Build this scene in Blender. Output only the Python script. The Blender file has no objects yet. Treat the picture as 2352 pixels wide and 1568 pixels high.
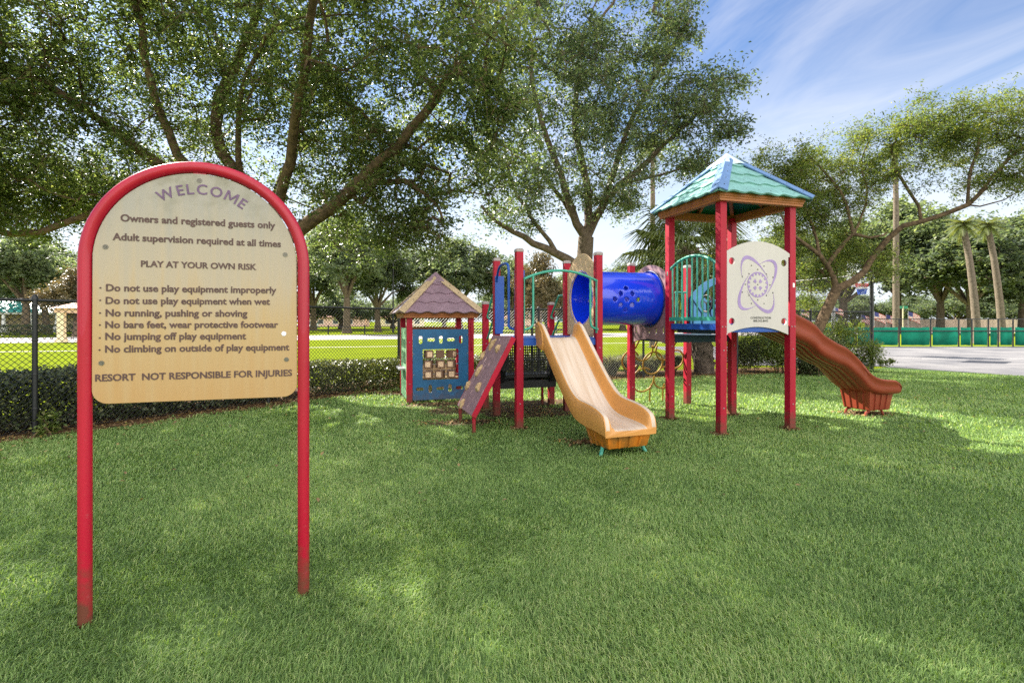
import bpy, bmesh, math, random
import numpy as np
from mathutils import Vector, Matrix

# ------------------------------------------------------------------ camera, sky, sun, exposure
SC = bpy.context.scene
COL = SC.collection
EYE, FPX, CX, HY = 1.5, 1200.0, 1176.0, 738.0     # eye height; photo measured at 2352 px wide
cam_d = bpy.data.cameras.new('camera')
cam = bpy.data.objects.new('camera', cam_d); COL.objects.link(cam)
cam.location = (0, 0, EYE); cam.rotation_euler = (math.radians(90), 0, 0)
cam_d.sensor_width = 36.0; cam_d.lens = 36.0 * FPX / 2352.0
cam_d.shift_y = -(784.0 - HY) / 2352.0
cam_d.clip_start = 0.05; cam_d.clip_end = 3000
SC.camera = cam

SUN_AZ, SUN_EL = math.radians(-50), math.radians(40)   # azimuth from +Y towards +X
SKY_STRENGTH, SUN_STRENGTH, EXPOSURE = 0.053, 5.0, 1.78
W = bpy.data.worlds.new('World'); SC.world = W; W.use_nodes = True
nt = W.node_tree; nt.nodes.clear()
def N(t, nt_=None, **kw):
    n = (nt_ or nt).nodes.new(t)
    for k, v in kw.items(): setattr(n, k, v)
    return n
sky = N('ShaderNodeTexSky', sky_type='NISHITA', sun_disc=False, sun_elevation=SUN_EL, sun_rotation=SUN_AZ,
        air_density=1.0, dust_density=0.8, ozone_density=3.5)
tc = N('ShaderNodeTexCoord'); sep = N('ShaderNodeSeparateXYZ'); nt.links.new(tc.outputs['Generated'], sep.inputs[0])
zz = N('ShaderNodeMath', operation='ADD'); zz.inputs[1].default_value = 0.18; nt.links.new(sep.outputs[2], zz.inputs[0])
dx = N('ShaderNodeMath', operation='DIVIDE'); nt.links.new(sep.outputs[0], dx.inputs[0]); nt.links.new(zz.outputs[0], dx.inputs[1])
dy = N('ShaderNodeMath', operation='DIVIDE'); nt.links.new(sep.outputs[1], dy.inputs[0]); nt.links.new(zz.outputs[0], dy.inputs[1])
cmb = N('ShaderNodeCombineXYZ'); nt.links.new(dx.outputs[0], cmb.inputs[0]); nt.links.new(dy.outputs[0], cmb.inputs[1])
mp = N('ShaderNodeMapping', vector_type='TEXTURE'); mp.inputs['Rotation'].default_value = (0, 0, math.radians(-70)); mp.inputs['Scale'].default_value = (1.7, 0.55, 1)
mp.inputs['Location'].default_value = (0.35, 0.9, 0)
nt.links.new(cmb.outputs[0], mp.inputs[0])
no = N('ShaderNodeTexNoise'); no.inputs['Scale'].default_value = 1.35; no.inputs['Detail'].default_value = 9; no.inputs['Roughness'].default_value = 0.60; no.inputs['Distortion'].default_value = 0.9
nt.links.new(mp.outputs[0], no.inputs['Vector'])
rp = N('ShaderNodeValToRGB'); rp.color_ramp.elements[0].position = 0.40; rp.color_ramp.elements[1].position = 0.84
rp.color_ramp.elements[1].color = (0.8, 0.8, 0.8, 1)
nt.links.new(no.outputs[0], rp.inputs[0])
CLOUD = 5.9; FILL_CLOUD = 19.0; HORIZON = 6.5
mx = N('ShaderNodeMix', data_type='RGBA'); mx.inputs[7].default_value = (CLOUD, CLOUD * 1.0, CLOUD * 1.06, 1)
nt.links.new(rp.outputs[0], mx.inputs[0]); 
tn = N('ShaderNodeMix', data_type='RGBA', blend_type='MULTIPLY'); tn.inputs[0].default_value = 1; tn.inputs[7].default_value = (0.76, 0.93, 1.12, 1)
nt.links.new(sky.outputs[0], tn.inputs[6]); nt.links.new(tn.outputs[2], mx.inputs[6])
# bright cloud added out of view behind the camera, filling the shaded fronts
n2_ = N('ShaderNodeTexNoise'); n2_.inputs['Scale'].default_value = 2.2; n2_.inputs['Detail'].default_value = 6; nt.links.new(tc.outputs['Generated'], n2_.inputs['Vector'])
mk = N('ShaderNodeMapRange', interpolation_type='SMOOTHSTEP'); mk.inputs[1].default_value = 0.05; mk.inputs[2].default_value = 0.55; dt = N('ShaderNodeVectorMath', operation='DOT_PRODUCT'); dt.inputs[1].default_value = (0.56, -0.80, 0.2); nt.links.new(tc.outputs['Generated'], dt.inputs[0]); nt.links.new(dt.outputs['Value'], mk.inputs[0])
r3 = N('ShaderNodeValToRGB'); r3.color_ramp.elements[0].position = 0.34; r3.color_ramp.elements[1].position = 0.55; nt.links.new(n2_.outputs[0], r3.inputs[0])
m3 = N('ShaderNodeMath', operation='MULTIPLY'); nt.links.new(mk.outputs[0], m3.inputs[0]); nt.links.new(r3.outputs[0], m3.inputs[1])
mx2 = N('ShaderNodeMix', data_type='RGBA'); mx2.inputs[7].default_value = (FILL_CLOUD, FILL_CLOUD * 0.97, FILL_CLOUD * 0.92, 1); nt.links.new(m3.outputs[0], mx2.inputs[0]); 
hz = N('ShaderNodeMapRange', interpolation_type='SMOOTHERSTEP'); hz.inputs[1].default_value = 0.50; hz.inputs[2].default_value = 0.02; hz.inputs[4].default_value = 0.9; nt.links.new(sep.outputs[2], hz.inputs[0])
mh = N('ShaderNodeMix', data_type='RGBA'); mh.inputs[7].default_value = (HORIZON * 0.93, HORIZON, HORIZON * 1.06, 1); nt.links.new(hz.outputs[0], mh.inputs[0]); nt.links.new(mx.outputs[2], mh.inputs[6])
nt.links.new(mh.outputs[2], mx2.inputs[6])
bg = N('ShaderNodeBackground'); bg.inputs[1].default_value = SKY_STRENGTH
nt.links.new(mx2.outputs[2], bg.inputs[0])
ow = N('ShaderNodeOutputWorld'); nt.links.new(bg.outputs[0], ow.inputs[0])

sd = bpy.data.lights.new('sun', 'SUN'); sd.energy = SUN_STRENGTH; sd.angle = math.radians(0.5); sd.color = (1.0, 0.93, 0.82)
so = bpy.data.objects.new('sun', sd); COL.objects.link(so)
sv = Vector((math.sin(SUN_AZ) * math.cos(SUN_EL), math.cos(SUN_AZ) * math.cos(SUN_EL), math.sin(SUN_EL)))
so.rotation_euler = sv.to_track_quat('Z', 'Y').to_euler()
so.location = sv * 30

SC.view_settings.view_transform = 'Standard'; SC.view_settings.look = 'None'
SC.view_settings.exposure = EXPOSURE; SC.view_settings.gamma = 1.0
SC.render.engine = 'CYCLES'
SC.cycles.use_denoising = False
SC.cycles.max_bounces = 8; SC.cycles.transmission_bounces = 6; SC.cycles.transparent_max_bounces = 8
SC.cycles.sample_clamp_indirect = 6.0

# ------------------------------------------------------------------ helpers
def P(px, py, D):
    """a measured image point at distance D -> a point in the place"""
    return Vector(((px - CX) / FPX * D, D, EYE + (HY - py) / FPX * D))
def G(px, py):
    D = EYE * FPX / (py - HY)
    return Vector(((px - CX) / FPX * D, D, 0))
def lin(r, g, b):
    f = lambda c: (c / 255 / 12.92) if c / 255 <= 0.04045 else ((c / 255 + 0.055) / 1.055) ** 2.4
    return (f(r), f(g), f(b))

MATS = {}
def mat(name, col, rough=0.5, spec=0.5, var=0.12, scale=8.0, col2=None, bump=0.0, bscale=60.0, metal=0.0, coat=0.0, streak=False, grime=0.0, chips=0.0, stretch=None):
    """painted or natural surface: base colour mottled by noise between col and col2"""
    if name in MATS: return MATS[name]
    m = bpy.data.materials.new(name); m.use_nodes = True; t = m.node_tree; b = t.nodes['Principled BSDF']
    b.inputs['Roughness'].default_value = rough; b.inputs['Specular IOR Level'].default_value = spec; b.inputs['Metallic'].default_value = metal
    b.inputs['Coat Weight'].default_value = coat
    if col2 is None: col2 = tuple(c * (1 - var) for c in col); col = tuple(min(1, c * (1 + var)) for c in col)
    cdn = N('ShaderNodeTexCoord', t); nz = N('ShaderNodeTexNoise', t); nz.inputs['Scale'].default_value = scale; nz.inputs['Detail'].default_value = 6; nz.inputs['Roughness'].default_value = 0.6
    if streak:
        mpn = N('ShaderNodeMapping', t); mpn.inputs['Scale'].default_value = (1, 1, 0.15); t.links.new(cdn.outputs['Object'], mpn.inputs[0]); t.links.new(mpn.outputs[0], nz.inputs['Vector'])
    elif stretch:
        mpn = N('ShaderNodeMapping', t); mpn.inputs['Scale'].default_value = stretch; t.links.new(cdn.outputs['Object'], mpn.inputs[0]); t.links.new(mpn.outputs[0], nz.inputs['Vector'])
    else: t.links.new(cdn.outputs['Object'], nz.inputs['Vector'])
    r = N('ShaderNodeValToRGB', t); r.color_ramp.elements[0].position = 0.35; r.color_ramp.elements[1].position = 0.68
    r.color_ramp.elements[0].color = (*col2, 1); r.color_ramp.elements[1].color = (*col, 1)
    t.links.new(nz.outputs[0], r.inputs[0])
    src = r.outputs[0]
    if grime:   # dirt splashed up from the soil, ragged upper edge
        sp = N('ShaderNodeSeparateXYZ', t); t.links.new(cdn.outputs['Object'], sp.inputs[0]); gn = N('ShaderNodeTexNoise', t); gn.inputs['Scale'].default_value = 14; gn.inputs['Detail'].default_value = 5; t.links.new(cdn.outputs['Object'], gn.inputs['Vector'])
        g1 = N('ShaderNodeMath', t, operation='MULTIPLY_ADD'); g1.inputs[1].default_value = -0.55; t.links.new(gn.outputs[0], g1.inputs[0]); t.links.new(sp.outputs[2], g1.inputs[2])
        g2 = N('ShaderNodeMapRange', t); g2.inputs[1].default_value = 0.02; g2.inputs[2].default_value = -0.22; g2.inputs[4].default_value = grime; t.links.new(g1.outputs[0], g2.inputs[0])
        gm = N('ShaderNodeMix', t, data_type='RGBA'); gm.inputs[7].default_value = (*lin(84, 62, 44), 1); t.links.new(g2.outputs[0], gm.inputs[0]); t.links.new(src, gm.inputs[6]); src = gm.outputs[2]
    if chips:   # scuffs, chips and faded blotches
        kn = N('ShaderNodeTexNoise', t); kn.inputs['Scale'].default_value = 26; kn.inputs['Detail'].default_value = 7; kn.inputs['Roughness'].default_value = 0.75; t.links.new(cdn.outputs['Object'], kn.inputs['Vector'])
        kr = N('ShaderNodeMapRange', t); kr.inputs[1].default_value = 0.60; kr.inputs[2].default_value = 0.72; kr.inputs[4].default_value = chips; t.links.new(kn.outputs[0], kr.inputs[0])
        km = N('ShaderNodeMix', t, data_type='RGBA'); km.inputs[7].default_value = (*[min(0.75, c * 0.6 + 0.16) for c in col], 1); t.links.new(kr.outputs[0], km.inputs[0]); t.links.new(src, km.inputs[6]); src = km.outputs[2]
    t.links.new(src, b.inputs['Base Color'])
    rr = N('ShaderNodeMapRange', t); rr.inputs[3].default_value = max(0, rough - 0.08); rr.inputs[4].default_value = min(1, rough + 0.14)
    t.links.new(nz.outputs[0], rr.inputs[0]); t.links.new(rr.outputs[0], b.inputs['Roughness'])
    if bump:
        n2 = N('ShaderNodeTexNoise', t); n2.inputs['Scale'].default_value = bscale; n2.inputs['Detail'].default_value = 4; t.links.new(cdn.outputs['Object'], n2.inputs['Vector'])
        bp = N('ShaderNodeBump', t); bp.inputs['Strength'].default_value = bump; bp.inputs['Distance'].default_value = 0.02
        t.links.new(n2.outputs[0], bp.inputs['Height']); t.links.new(bp.outputs[0], b.inputs['Normal'])
    MATS[name] = m; return m

def leaf_mat(name, cols, trans, rough=0.45, tw=0.35, spec=0.4):
    """leaf: each leaf picks its colour through the face attribute tint; light passes through it"""
    if name in MATS: return MATS[name]
    m = bpy.data.materials.new(name); m.use_nodes = True; t = m.node_tree; b = t.nodes['Principled BSDF']; o = t.nodes['Material Output']
    a = N('ShaderNodeAttribute', t, attribute_name='tint'); r = N('ShaderNodeValToRGB', t); e = r.color_ramp.elements
    while len(e) < len(cols): e.new(0.5)
    for i, c in enumerate(cols): e[i].position = i / (len(cols) - 1); e[i].color = (*c, 1)
    t.links.new(a.outputs['Fac'], r.inputs[0]); t.links.new(r.outputs[0], b.inputs['Base Color'])
    b.inputs['Roughness'].default_value = rough; b.inputs['Specular IOR Level'].default_value = spec
    tr = N('ShaderNodeBsdfTranslucent', t); mu = N('ShaderNodeMix', t, data_type='RGBA', blend_type='MULTIPLY'); mu.inputs[0].default_value = 1
    t.links.new(r.outputs[0], mu.inputs[6]); mu.inputs[7].default_value = (*trans, 1); t.links.new(mu.outputs[2], tr.inputs[0])
    ms = N('ShaderNodeMixShader', t); ms.inputs[0].default_value = tw
    t.links.new(b.outputs[0], ms.inputs[1]); t.links.new(tr.outputs[0], ms.inputs[2]); t.links.new(ms.outputs[0], o.inputs[0])
    MATS[name] = m; return m

def tag(o, label=None, cat=None, group=None, kind=None):
    if label: o['label'] = label
    if cat: o['category'] = cat
    if group: o['group'] = group
    if kind: o['kind'] = kind
    return o
def thing(name, label, cat, loc=(0, 0, 0), rz=0.0, group=None):
    o = bpy.data.objects.new(name, None); COL.objects.link(o); o.location = loc; o.rotation_euler = (0, 0, rz); o.empty_display_size = 0.2
    return tag(o, label, cat, group)
def link(name, me, mats, parent=None):
    o = bpy.data.objects.new(name, me); COL.objects.link(o)
    for m in (mats if isinstance(mats, (list, tuple)) else [mats]): me.materials.append(m)
    if parent: o.parent = parent
    return o
def copy_tree(o, parent=None):
    c = o.copy(); COL.objects.link(c); c.parent = parent
    for ch in o.children: copy_tree(ch, c)
    return c

class MB:
    """collects boxes, tubes, lofts, prisms; build() links them as ONE mesh object"""
    def __init__(s): s.v = []; s.f = []; s.mi = []
    def add(s, vs, fs, mi=0):
        k = len(s.v); s.v += [tuple(p) for p in vs]; s.f += [tuple(i + k for i in f) for f in fs]; s.mi += [mi] * len(fs); return s
    def box(s, c, size, e1=(1, 0, 0), e2=(0, 1, 0), e3=None, mi=0):
        c = Vector(c); e1 = Vector(e1).normalized(); e2 = Vector(e2).normalized(); e3 = Vector(e3).normalized() if e3 is not None else e1.cross(e2)
        a, b, d = e1 * size[0] / 2, e2 * size[1] / 2, e3 * size[2] / 2
        vs = [c + a * i + b * j + d * k for k in (-1, 1) for j in (-1, 1) for i in (-1, 1)]
        return s.add(vs, [(0, 2, 3, 1), (4, 5, 7, 6), (0, 1, 5, 4), (2, 6, 7, 3), (0, 4, 6, 2), (1, 3, 7, 5)], mi)
    def bar(s, a, b, w, h, up=(0, 0, 1), mi=0):
        a = Vector(a); b = Vector(b); d = (b - a); L = d.length; d.normalize(); sd_ = d.cross(Vector(up))
        if sd_.length < 1e-4: sd_ = d.cross(Vector((1, 0, 0)))
        sd_.normalize(); u = sd_.cross(d)
        return s.box((a + b) / 2, (L, w, h), d, sd_, u, mi)
    def tube(s, pts, r, n=8, caps=True, mi=0, closed=False):
        pts = [Vector(p) for p in pts]; m = len(pts); rs = r if isinstance(r, (list, tuple, np.ndarray)) else [r] * m
        vs = []; ref = None
        for i, p in enumerate(pts):
            if closed: t = (pts[(i + 1) % m] - pts[i - 1])
            else: t = pts[min(i + 1, m - 1)] - pts[max(i - 1, 0)]
            if t.length < 1e-9: t = Vector((0, 0, 1))
            t.normalize()
            if ref is None:
                ref = Vector((0, 0, 1)) if abs(t.z) < 0.9 else Vector((1, 0, 0))
            x = (ref - t * ref.dot(t)).normalized(); ref = x; y = t.cross(x)
            for k in range(n):
                a = 2 * math.pi * k / n; vs.append(p + (x * math.cos(a) + y * math.sin(a)) * rs[i])
        fs = []
        for i in range(m if closed else m - 1):
            for k in range(n):
                a = i * n + k; b = i * n + (k + 1) % n; i2 = (i + 1) % m
                fs.append((a, b, i2 * n + (k + 1) % n, i2 * n + k))
        if caps and not closed: fs.append(tuple(reversed(range(n)))); fs.append(tuple((m - 1) * n + k for k in range(n)))
        return s.add(vs, fs, mi)
    def lathe(s, c, prof, n=16, mi=0):
        vs = []; m = len(prof)
        for r, z in prof:
            for k in range(n):
                a = 2 * math.pi * k / n; vs.append((c[0] + r * math.cos(a), c[1] + r * math.sin(a), c[2] + z))
        fs = [(i * n + k, i * n + (k + 1) % n, (i + 1) * n + (k + 1) % n, (i + 1) * n + k) for i in range(m - 1) for k in range(n)]
        fs.append(tuple(reversed(range(n)))); fs.append(tuple((m - 1) * n + k for k in range(n)))
        return s.add(vs, fs, mi)
    def loft(s, rings, closed=True, caps=True, mis=None):
        """rings: lists of equal length; closed = each ring is a loop; mis = material per ring edge"""
        n = len(rings[0]); k0 = len(s.v)
        for r in rings: s.v += [tuple(p) for p in r]
        for i in range(len(rings) - 1):
            for k in range(n if closed else n - 1):
                j = (k + 1) % n
                s.f.append((k0 + i * n + k, k0 + i * n + j, k0 + (i + 1) * n + j, k0 + (i + 1) * n + k)); s.mi.append(mis[k] if mis else 0)
        if caps and closed:
            s.f.append(tuple(k0 + k for k in reversed(range(n)))); s.mi.append(0)
            s.f.append(tuple(k0 + (len(rings) - 1) * n + k for k in range(n))); s.mi.append(0)
        return s
    def mesh(s, me, M=None, mi=0):
        M = M or Matrix(); return s.add([M @ v.co for v in me.vertices], [tuple(p.vertices) for p in me.polygons], mi)
    def build(s, name, mats, parent=None, smooth=40, bevel=0.0, fixn=True):
        me = bpy.data.meshes.new(name); me.from_pydata(s.v, [], s.f); me.polygons.foreach_set('material_index', s.mi)
        if fixn:
            bm = bmesh.new(); bm.from_mesh(me); bmesh.ops.recalc_face_normals(bm, faces=bm.faces); bm.to_mesh(me); bm.free()
        if smooth: me.shade_smooth(); me.set_sharp_from_angle(angle=math.radians(smooth))
        me.update(); o = link(name, me, mats, parent)
        if bevel:
            b = o.modifiers.new('bevel', 'BEVEL'); b.width = bevel; b.segments = 2; b.limit_method = 'ANGLE'; b.angle_limit = math.radians(50)
        return o

def build_each(mb, name, mats, parent=None, **kw):
    """every separate piece in mb becomes a mesh of its own"""
    par = list(range(len(mb.v)))
    def find(i):
        while par[i] != i: par[i] = par[par[i]]; i = par[i]
        return i
    for f in mb.f:
        a = find(f[0])
        for j in f[1:]:
            b = find(j)
            if a != b: par[b] = a
    grp = {}
    for fi, f in enumerate(mb.f): grp.setdefault(find(f[0]), []).append(fi)
    for fl in grp.values():
        m = MB(); mp_ = {}
        for fi in fl:
            for j in mb.f[fi]:
                if j not in mp_: mp_[j] = len(m.v); m.v.append(mb.v[j])
            m.f.append(tuple(mp_[j] for j in mb.f[fi])); m.mi.append(mb.mi[fi])
        m.build(name, mats, parent, **kw)
def flat(loops, thick, bevel=0.0):
    """a sheet cut from 2D outlines (holes inside), thick in z, centred"""
    c = bpy.data.curves.new('cut', 'CURVE'); c.dimensions = '2D'; c.fill_mode = 'BOTH'; c.extrude = thick / 2 - bevel; c.bevel_depth = bevel; c.offset = -bevel; c.bevel_resolution = 1
    for lp in loops:
        s = c.splines.new('POLY'); s.points.add(len(lp) - 1); s.use_cyclic_u = True
        for p, q in zip(s.points, lp): p.co = (q[0], q[1], 0, 1)
    o = bpy.data.objects.new('cut', c); me = bpy.data.meshes.new_from_object(o); bpy.data.objects.remove(o); return me
def text_mesh(body, size, thick=0.0015, bold=0.0, spacing=1.0):
    c = bpy.data.curves.new('text', 'FONT'); c.body = body; c.size = size; c.extrude = thick / 2; c.offset = bold; c.space_character = spacing; c.resolution_u = 3
    o = bpy.data.objects.new('text', c); me = bpy.data.meshes.new_from_object(o); bpy.data.objects.remove(o); return me
def frame(o, e1, e3=(0, 0, 1)):
    """matrix that stands a flat() sheet up: x along e1, y along e3, thickness along the normal"""
    e1 = Vector(e1).normalized(); e3 = Vector(e3).normalized(); n = e1.cross(e3)
    M = Matrix((e1, e3, n)).transposed().to_4x4(); M.translation = Vector(o); return M
def circ(cx, cy, r, n=24, ry=None): return [(cx + r * math.cos(2 * math.pi * k / n), cy + (ry or r) * math.sin(2 * math.pi * k / n)) for k in range(n)]
def slot(cx, cy, w, h, n=6):
    r = min(w, h) / 2; out = []
    if w > h: cs = [(cx + w / 2 - r, cy, -90), (cx - w / 2 + r, cy, 90)]
    else: cs = [(cx, cy + h / 2 - r, 0), (cx, cy - h / 2 + r, 180)]
    for x, y, a0 in cs:
        for k in range(n + 1):
            a = math.radians(a0 + 180 * k / n); out.append((x + r * math.cos(a), y + r * math.sin(a)))
    return out
def rrect(x0, y0, x1, y1, r, n=4):
    out = []
    for x, y, a0 in ((x1 - r, y1 - r, 0), (x0 + r, y1 - r, 90), (x0 + r, y0 + r, 180), (x1 - r, y0 + r, 270)):
        for k in range(n + 1):
            a = math.radians(a0 + 90 * k / n); out.append((x + r * math.cos(a), y + r * math.sin(a)))
    return out
def arc(x0, y0, x1, y1, sag, n=14):
    """points from (x0,y0) to (x1,y1) bulging by sag upwards (y)"""
    return [(x0 + (x1 - x0) * t, y0 + (y1 - y0) * t + sag * 4 * t * (1 - t)) for t in [k / n for k in range(n + 1)]]
def smooth_path(pts, n=6):
    pts = [Vector(p) for p in pts]; q = [pts[0] * 2 - pts[1]] + pts + [pts[-1] * 2 - pts[-2]]; out = []
    for i in range(1, len(q) - 2):
        for k in range(n):
            t = k / n; a, b, c, d = q[i - 1], q[i], q[i + 1], q[i + 2]
            out.append(0.5 * ((2 * b) + (c - a) * t + (2 * a - 5 * b + 4 * c - d) * t * t + (3 * b - a - 3 * c + d) * t ** 3))
    out.append(pts[-1]); return out

def fast_mesh(name, V, counts, loops):
    me = bpy.data.meshes.new(name); me.vertices.add(len(V)); me.vertices.foreach_set('co', np.asarray(V, dtype=np.float32).ravel())
    me.loops.add(len(loops)); me.loops.foreach_set('vertex_index', np.asarray(loops, dtype=np.int32))
    counts = np.asarray(counts, dtype=np.int32); starts = np.concatenate(([0], np.cumsum(counts)[:-1])).astype(np.int32)
    me.polygons.add(len(counts)); me.polygons.foreach_set('loop_start', starts); me.polygons.foreach_set('loop_total', counts)
    me.update(calc_edges=True); return me
def set_tint(me, t):
    a = me.attributes.new('tint', 'FLOAT', 'FACE'); a.data.foreach_set('value', np.asarray(t, dtype=np.float32))
def leaf_arrays(rng, pos, size, asp=0.45, up=0.35, fold=0.12, droop=0.0):
    n = len(pos); nr = rng.normal(size=(n, 3)); nr /= np.linalg.norm(nr, axis=1)[:, None]; nr[:, 2] = np.abs(nr[:, 2]) + up; nr /= np.linalg.norm(nr, axis=1)[:, None]
    d = rng.normal(size=(n, 3)); d[:, 2] -= droop; d -= nr * (d * nr).sum(1)[:, None]; d /= np.linalg.norm(d, axis=1)[:, None] + 1e-9
    w = np.cross(nr, d); s = (size * rng.uniform(0.7, 1.25, n))[:, None]
    V = np.stack([pos - d * s / 2, pos + w * s * asp / 2 + nr * s * fold + d * s * 0.05, pos + d * s / 2, pos - w * s * asp / 2 + nr * s * fold + d * s * 0.05], 1)
    return V.reshape(-1, 3)
def leaf_object(name, rng, pos, size, m, parent=None, asp=0.45, up=0.35, tint=None, droop=0.0):
    n = len(pos); V = leaf_arrays(rng, pos, size, asp, up, droop=droop)
    me = fast_mesh(name, V, np.full(n, 4), np.arange(4 * n)); set_tint(me, rng.beta(2, 2.4, n) if tint is None else tint)
    return link(name, me, m, parent)
TH = math.radians(17.51); U = Vector((math.cos(TH), math.sin(TH), 0)); V_ = Vector((-math.sin(TH), math.cos(TH), 0)); Z = Vector((0, 0, 1))
# ------------------------------------------------------------------ materials
RED = mat('red_paint', lin(160, 7, 40), rough=0.5, spec=0.3, var=0.13, scale=5, streak=True, grime=0.8, chips=0.35)
SIGNRED = mat('sign_red_paint', lin(168, 5, 42), rough=0.4, spec=0.4, var=0.12, scale=5, coat=0.2, streak=True, grime=0.85, chips=0.22)
CAPG = mat('grey_cap', lin(150, 140, 136), rough=0.7, scale=20)
BLUE = mat('blue_plastic', lin(12, 52, 190), rough=0.26, var=0.10, scale=3, coat=0.5)
TUNNEL = mat('tunnel_blue', lin(14, 58, 222), rough=0.22, var=0.08, scale=3, coat=0.6)
DEEPBLUE = mat('blue_board', lin(16, 74, 160), rough=0.4, var=0.12, scale=6)
HOUSEBLUE = mat('teal_blue_board', lin(22, 88, 130), rough=0.5, var=0.2, scale=4, grime=0.5, chips=0.25)
TEAL = mat('teal_paint', lin(58, 150, 128), rough=0.4, var=0.1, scale=8)
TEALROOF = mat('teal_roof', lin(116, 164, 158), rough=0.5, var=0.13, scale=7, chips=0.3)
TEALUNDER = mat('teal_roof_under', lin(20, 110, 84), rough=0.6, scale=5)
RIDGEBLUE = mat('ridge_blue', lin(88, 120, 164), rough=0.45, scale=6, chips=0.25)
PALEBLUE = mat('pale_blue_cap', lin(190, 208, 218), rough=0.4, scale=6)
GREENBOARD = mat('green_board', lin(104, 152, 112), rough=0.5, scale=5)
TAN = mat('tan_board', lin(206, 176, 136), rough=0.5, var=0.08, scale=5)
BEIGE = mat('beige_board', lin(188, 182, 177), rough=0.55, var=0.06, scale=5, streak=True, chips=0.12)
BROWN = mat('brown_beam', lin(164, 98, 48), rough=0.55, scale=7)
PURPLE = mat('mauve_board', lin(136, 104, 108), rough=0.6, var=0.14, scale=7, chips=0.35)
PURPLEROOF = mat('mauve_roof', lin(136, 112, 124), rough=0.5, var=0.12, scale=6)
HIP = mat('cream_hip', lin(176, 154, 122), rough=0.6, var=0.18, scale=14)
LILAC = mat('lilac_engraving', lin(150, 128, 176), rough=0.6, scale=6)
DARKDOT = mat('dark_dot', lin(60, 62, 58), rough=0.6)
YEL = mat('yellow_slide', lin(200, 140, 70), rough=0.42, var=0.10, scale=3, coat=0.1, chips=0.10)
BED = mat('worn_slide_bed', lin(208, 192, 176), rough=0.36, col2=lin(188, 166, 142), scale=1.0, coat=0.15, stretch=(16, 1.2, 1.2), chips=0.12)
PLINTH = mat('orange_plinth', lin(214, 124, 20), rough=0.5, col2=lin(134, 92, 34), scale=7)
ORANGE = mat('rust_slide', lin(132, 54, 36), rough=0.40, spec=0.4, var=0.14, scale=1.0, coat=0.0, stretch=(1.5, 14, 5), chips=0.08)
BLACKV = mat('black_vinyl', lin(26, 28, 32), rough=0.5, scale=10)
BLACKP = mat('black_fence_paint', lin(22, 24, 27), rough=0.45, scale=10)
MUSTARD = mat('mustard_paint', lin(150, 112, 34), rough=0.5, scale=9, chips=0.3)
STONE = mat('tan_handhold', lin(206, 178, 134), rough=0.75, col2=lin(150, 120, 82), scale=22, bump=0.4)
BLOCK = mat('brown_block', lin(112, 82, 62), rough=0.6, scale=8)
PLATE = mat('block_plate', lin(226, 194, 158), rough=0.6, var=0.05)
BOLT = mat('steel_bolt', lin(112, 108, 100), rough=0.4, metal=0.7, scale=40)
WHITE = mat('white_paint', lin(232, 232, 232), rough=0.5, var=0.03)
SILVER = mat('grey_metal', lin(150, 150, 152), rough=0.4, metal=0.5)
BARK = mat('oak_bark', lin(118, 98, 76), rough=0.95, spec=0.15, col2=lin(70, 58, 46), scale=9, bump=0.9, bscale=26)
BARKP = mat('pale_bark', lin(122, 108, 92), rough=0.95, spec=0.15, col2=lin(78, 68, 56), scale=8, bump=0.8, bscale=22)
PALMBARK = mat('palm_bark', lin(128, 116, 102), rough=0.95, spec=0.1, col2=lin(92, 82, 72), scale=10, bump=0.6, bscale=18)
BOOT = mat('palm_boot', lin(136, 122, 108), rough=0.95, spec=0.1, col2=lin(76, 66, 58), scale=12)
OAKLEAF = leaf_mat('oak_leaf', [(0.028, 0.046, 0.018), (0.058, 0.084, 0.030), (0.110, 0.138, 0.055), (0.19, 0.205, 0.08)], (2.7, 2.8, 1.4), rough=0.40, tw=0.42, spec=0.5)
MIDLEAF = leaf_mat('shade_tree_leaf', [(0.034, 0.054, 0.034), (0.066, 0.094, 0.056), (0.120, 0.148, 0.080), (0.21, 0.225, 0.09)], (2.3, 2.5, 1.3), rough=0.38, tw=0.36, spec=0.55)
FEATHER = leaf_mat('feather_leaf', [(0.052, 0.088, 0.026), (0.095, 0.142, 0.042), (0.145, 0.190, 0.055), (0.23, 0.245, 0.07)], (2.2, 2.0, 0.9), rough=0.5, tw=0.45, spec=0.3)
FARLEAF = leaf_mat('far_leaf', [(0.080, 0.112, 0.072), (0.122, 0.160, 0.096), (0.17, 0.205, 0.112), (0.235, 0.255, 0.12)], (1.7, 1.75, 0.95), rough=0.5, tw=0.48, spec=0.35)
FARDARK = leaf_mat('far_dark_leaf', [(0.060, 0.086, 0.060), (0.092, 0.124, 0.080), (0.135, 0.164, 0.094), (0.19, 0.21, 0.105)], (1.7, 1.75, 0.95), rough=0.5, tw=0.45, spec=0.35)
COPPER = leaf_mat('copper_leaf', [(0.055, 0.062, 0.030), (0.092, 0.088, 0.040), (0.145, 0.115, 0.058), (0.19, 0.145, 0.07)], (1.8, 1.5, 0.9), rough=0.4, tw=0.3)
SHRUBLEAF = leaf_mat('shrub_leaf', [(0.05, 0.09, 0.02), (0.09, 0.14, 0.03), (0.15, 0.19, 0.045), (0.22, 0.23, 0.07)], (2.0, 1.8, 0.8), rough=0.4, tw=0.35)
HEDGEOLIVE = leaf_mat('hedge_olive_leaf', [(0.06, 0.080, 0.028), (0.10, 0.128, 0.042), (0.155, 0.175, 0.055), (0.25, 0.24, 0.07)], (1.5, 1.4, 0.8), rough=0.4, tw=0.25)  # lighter copy of the hedge leaf, sunlight put into its colour
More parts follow.
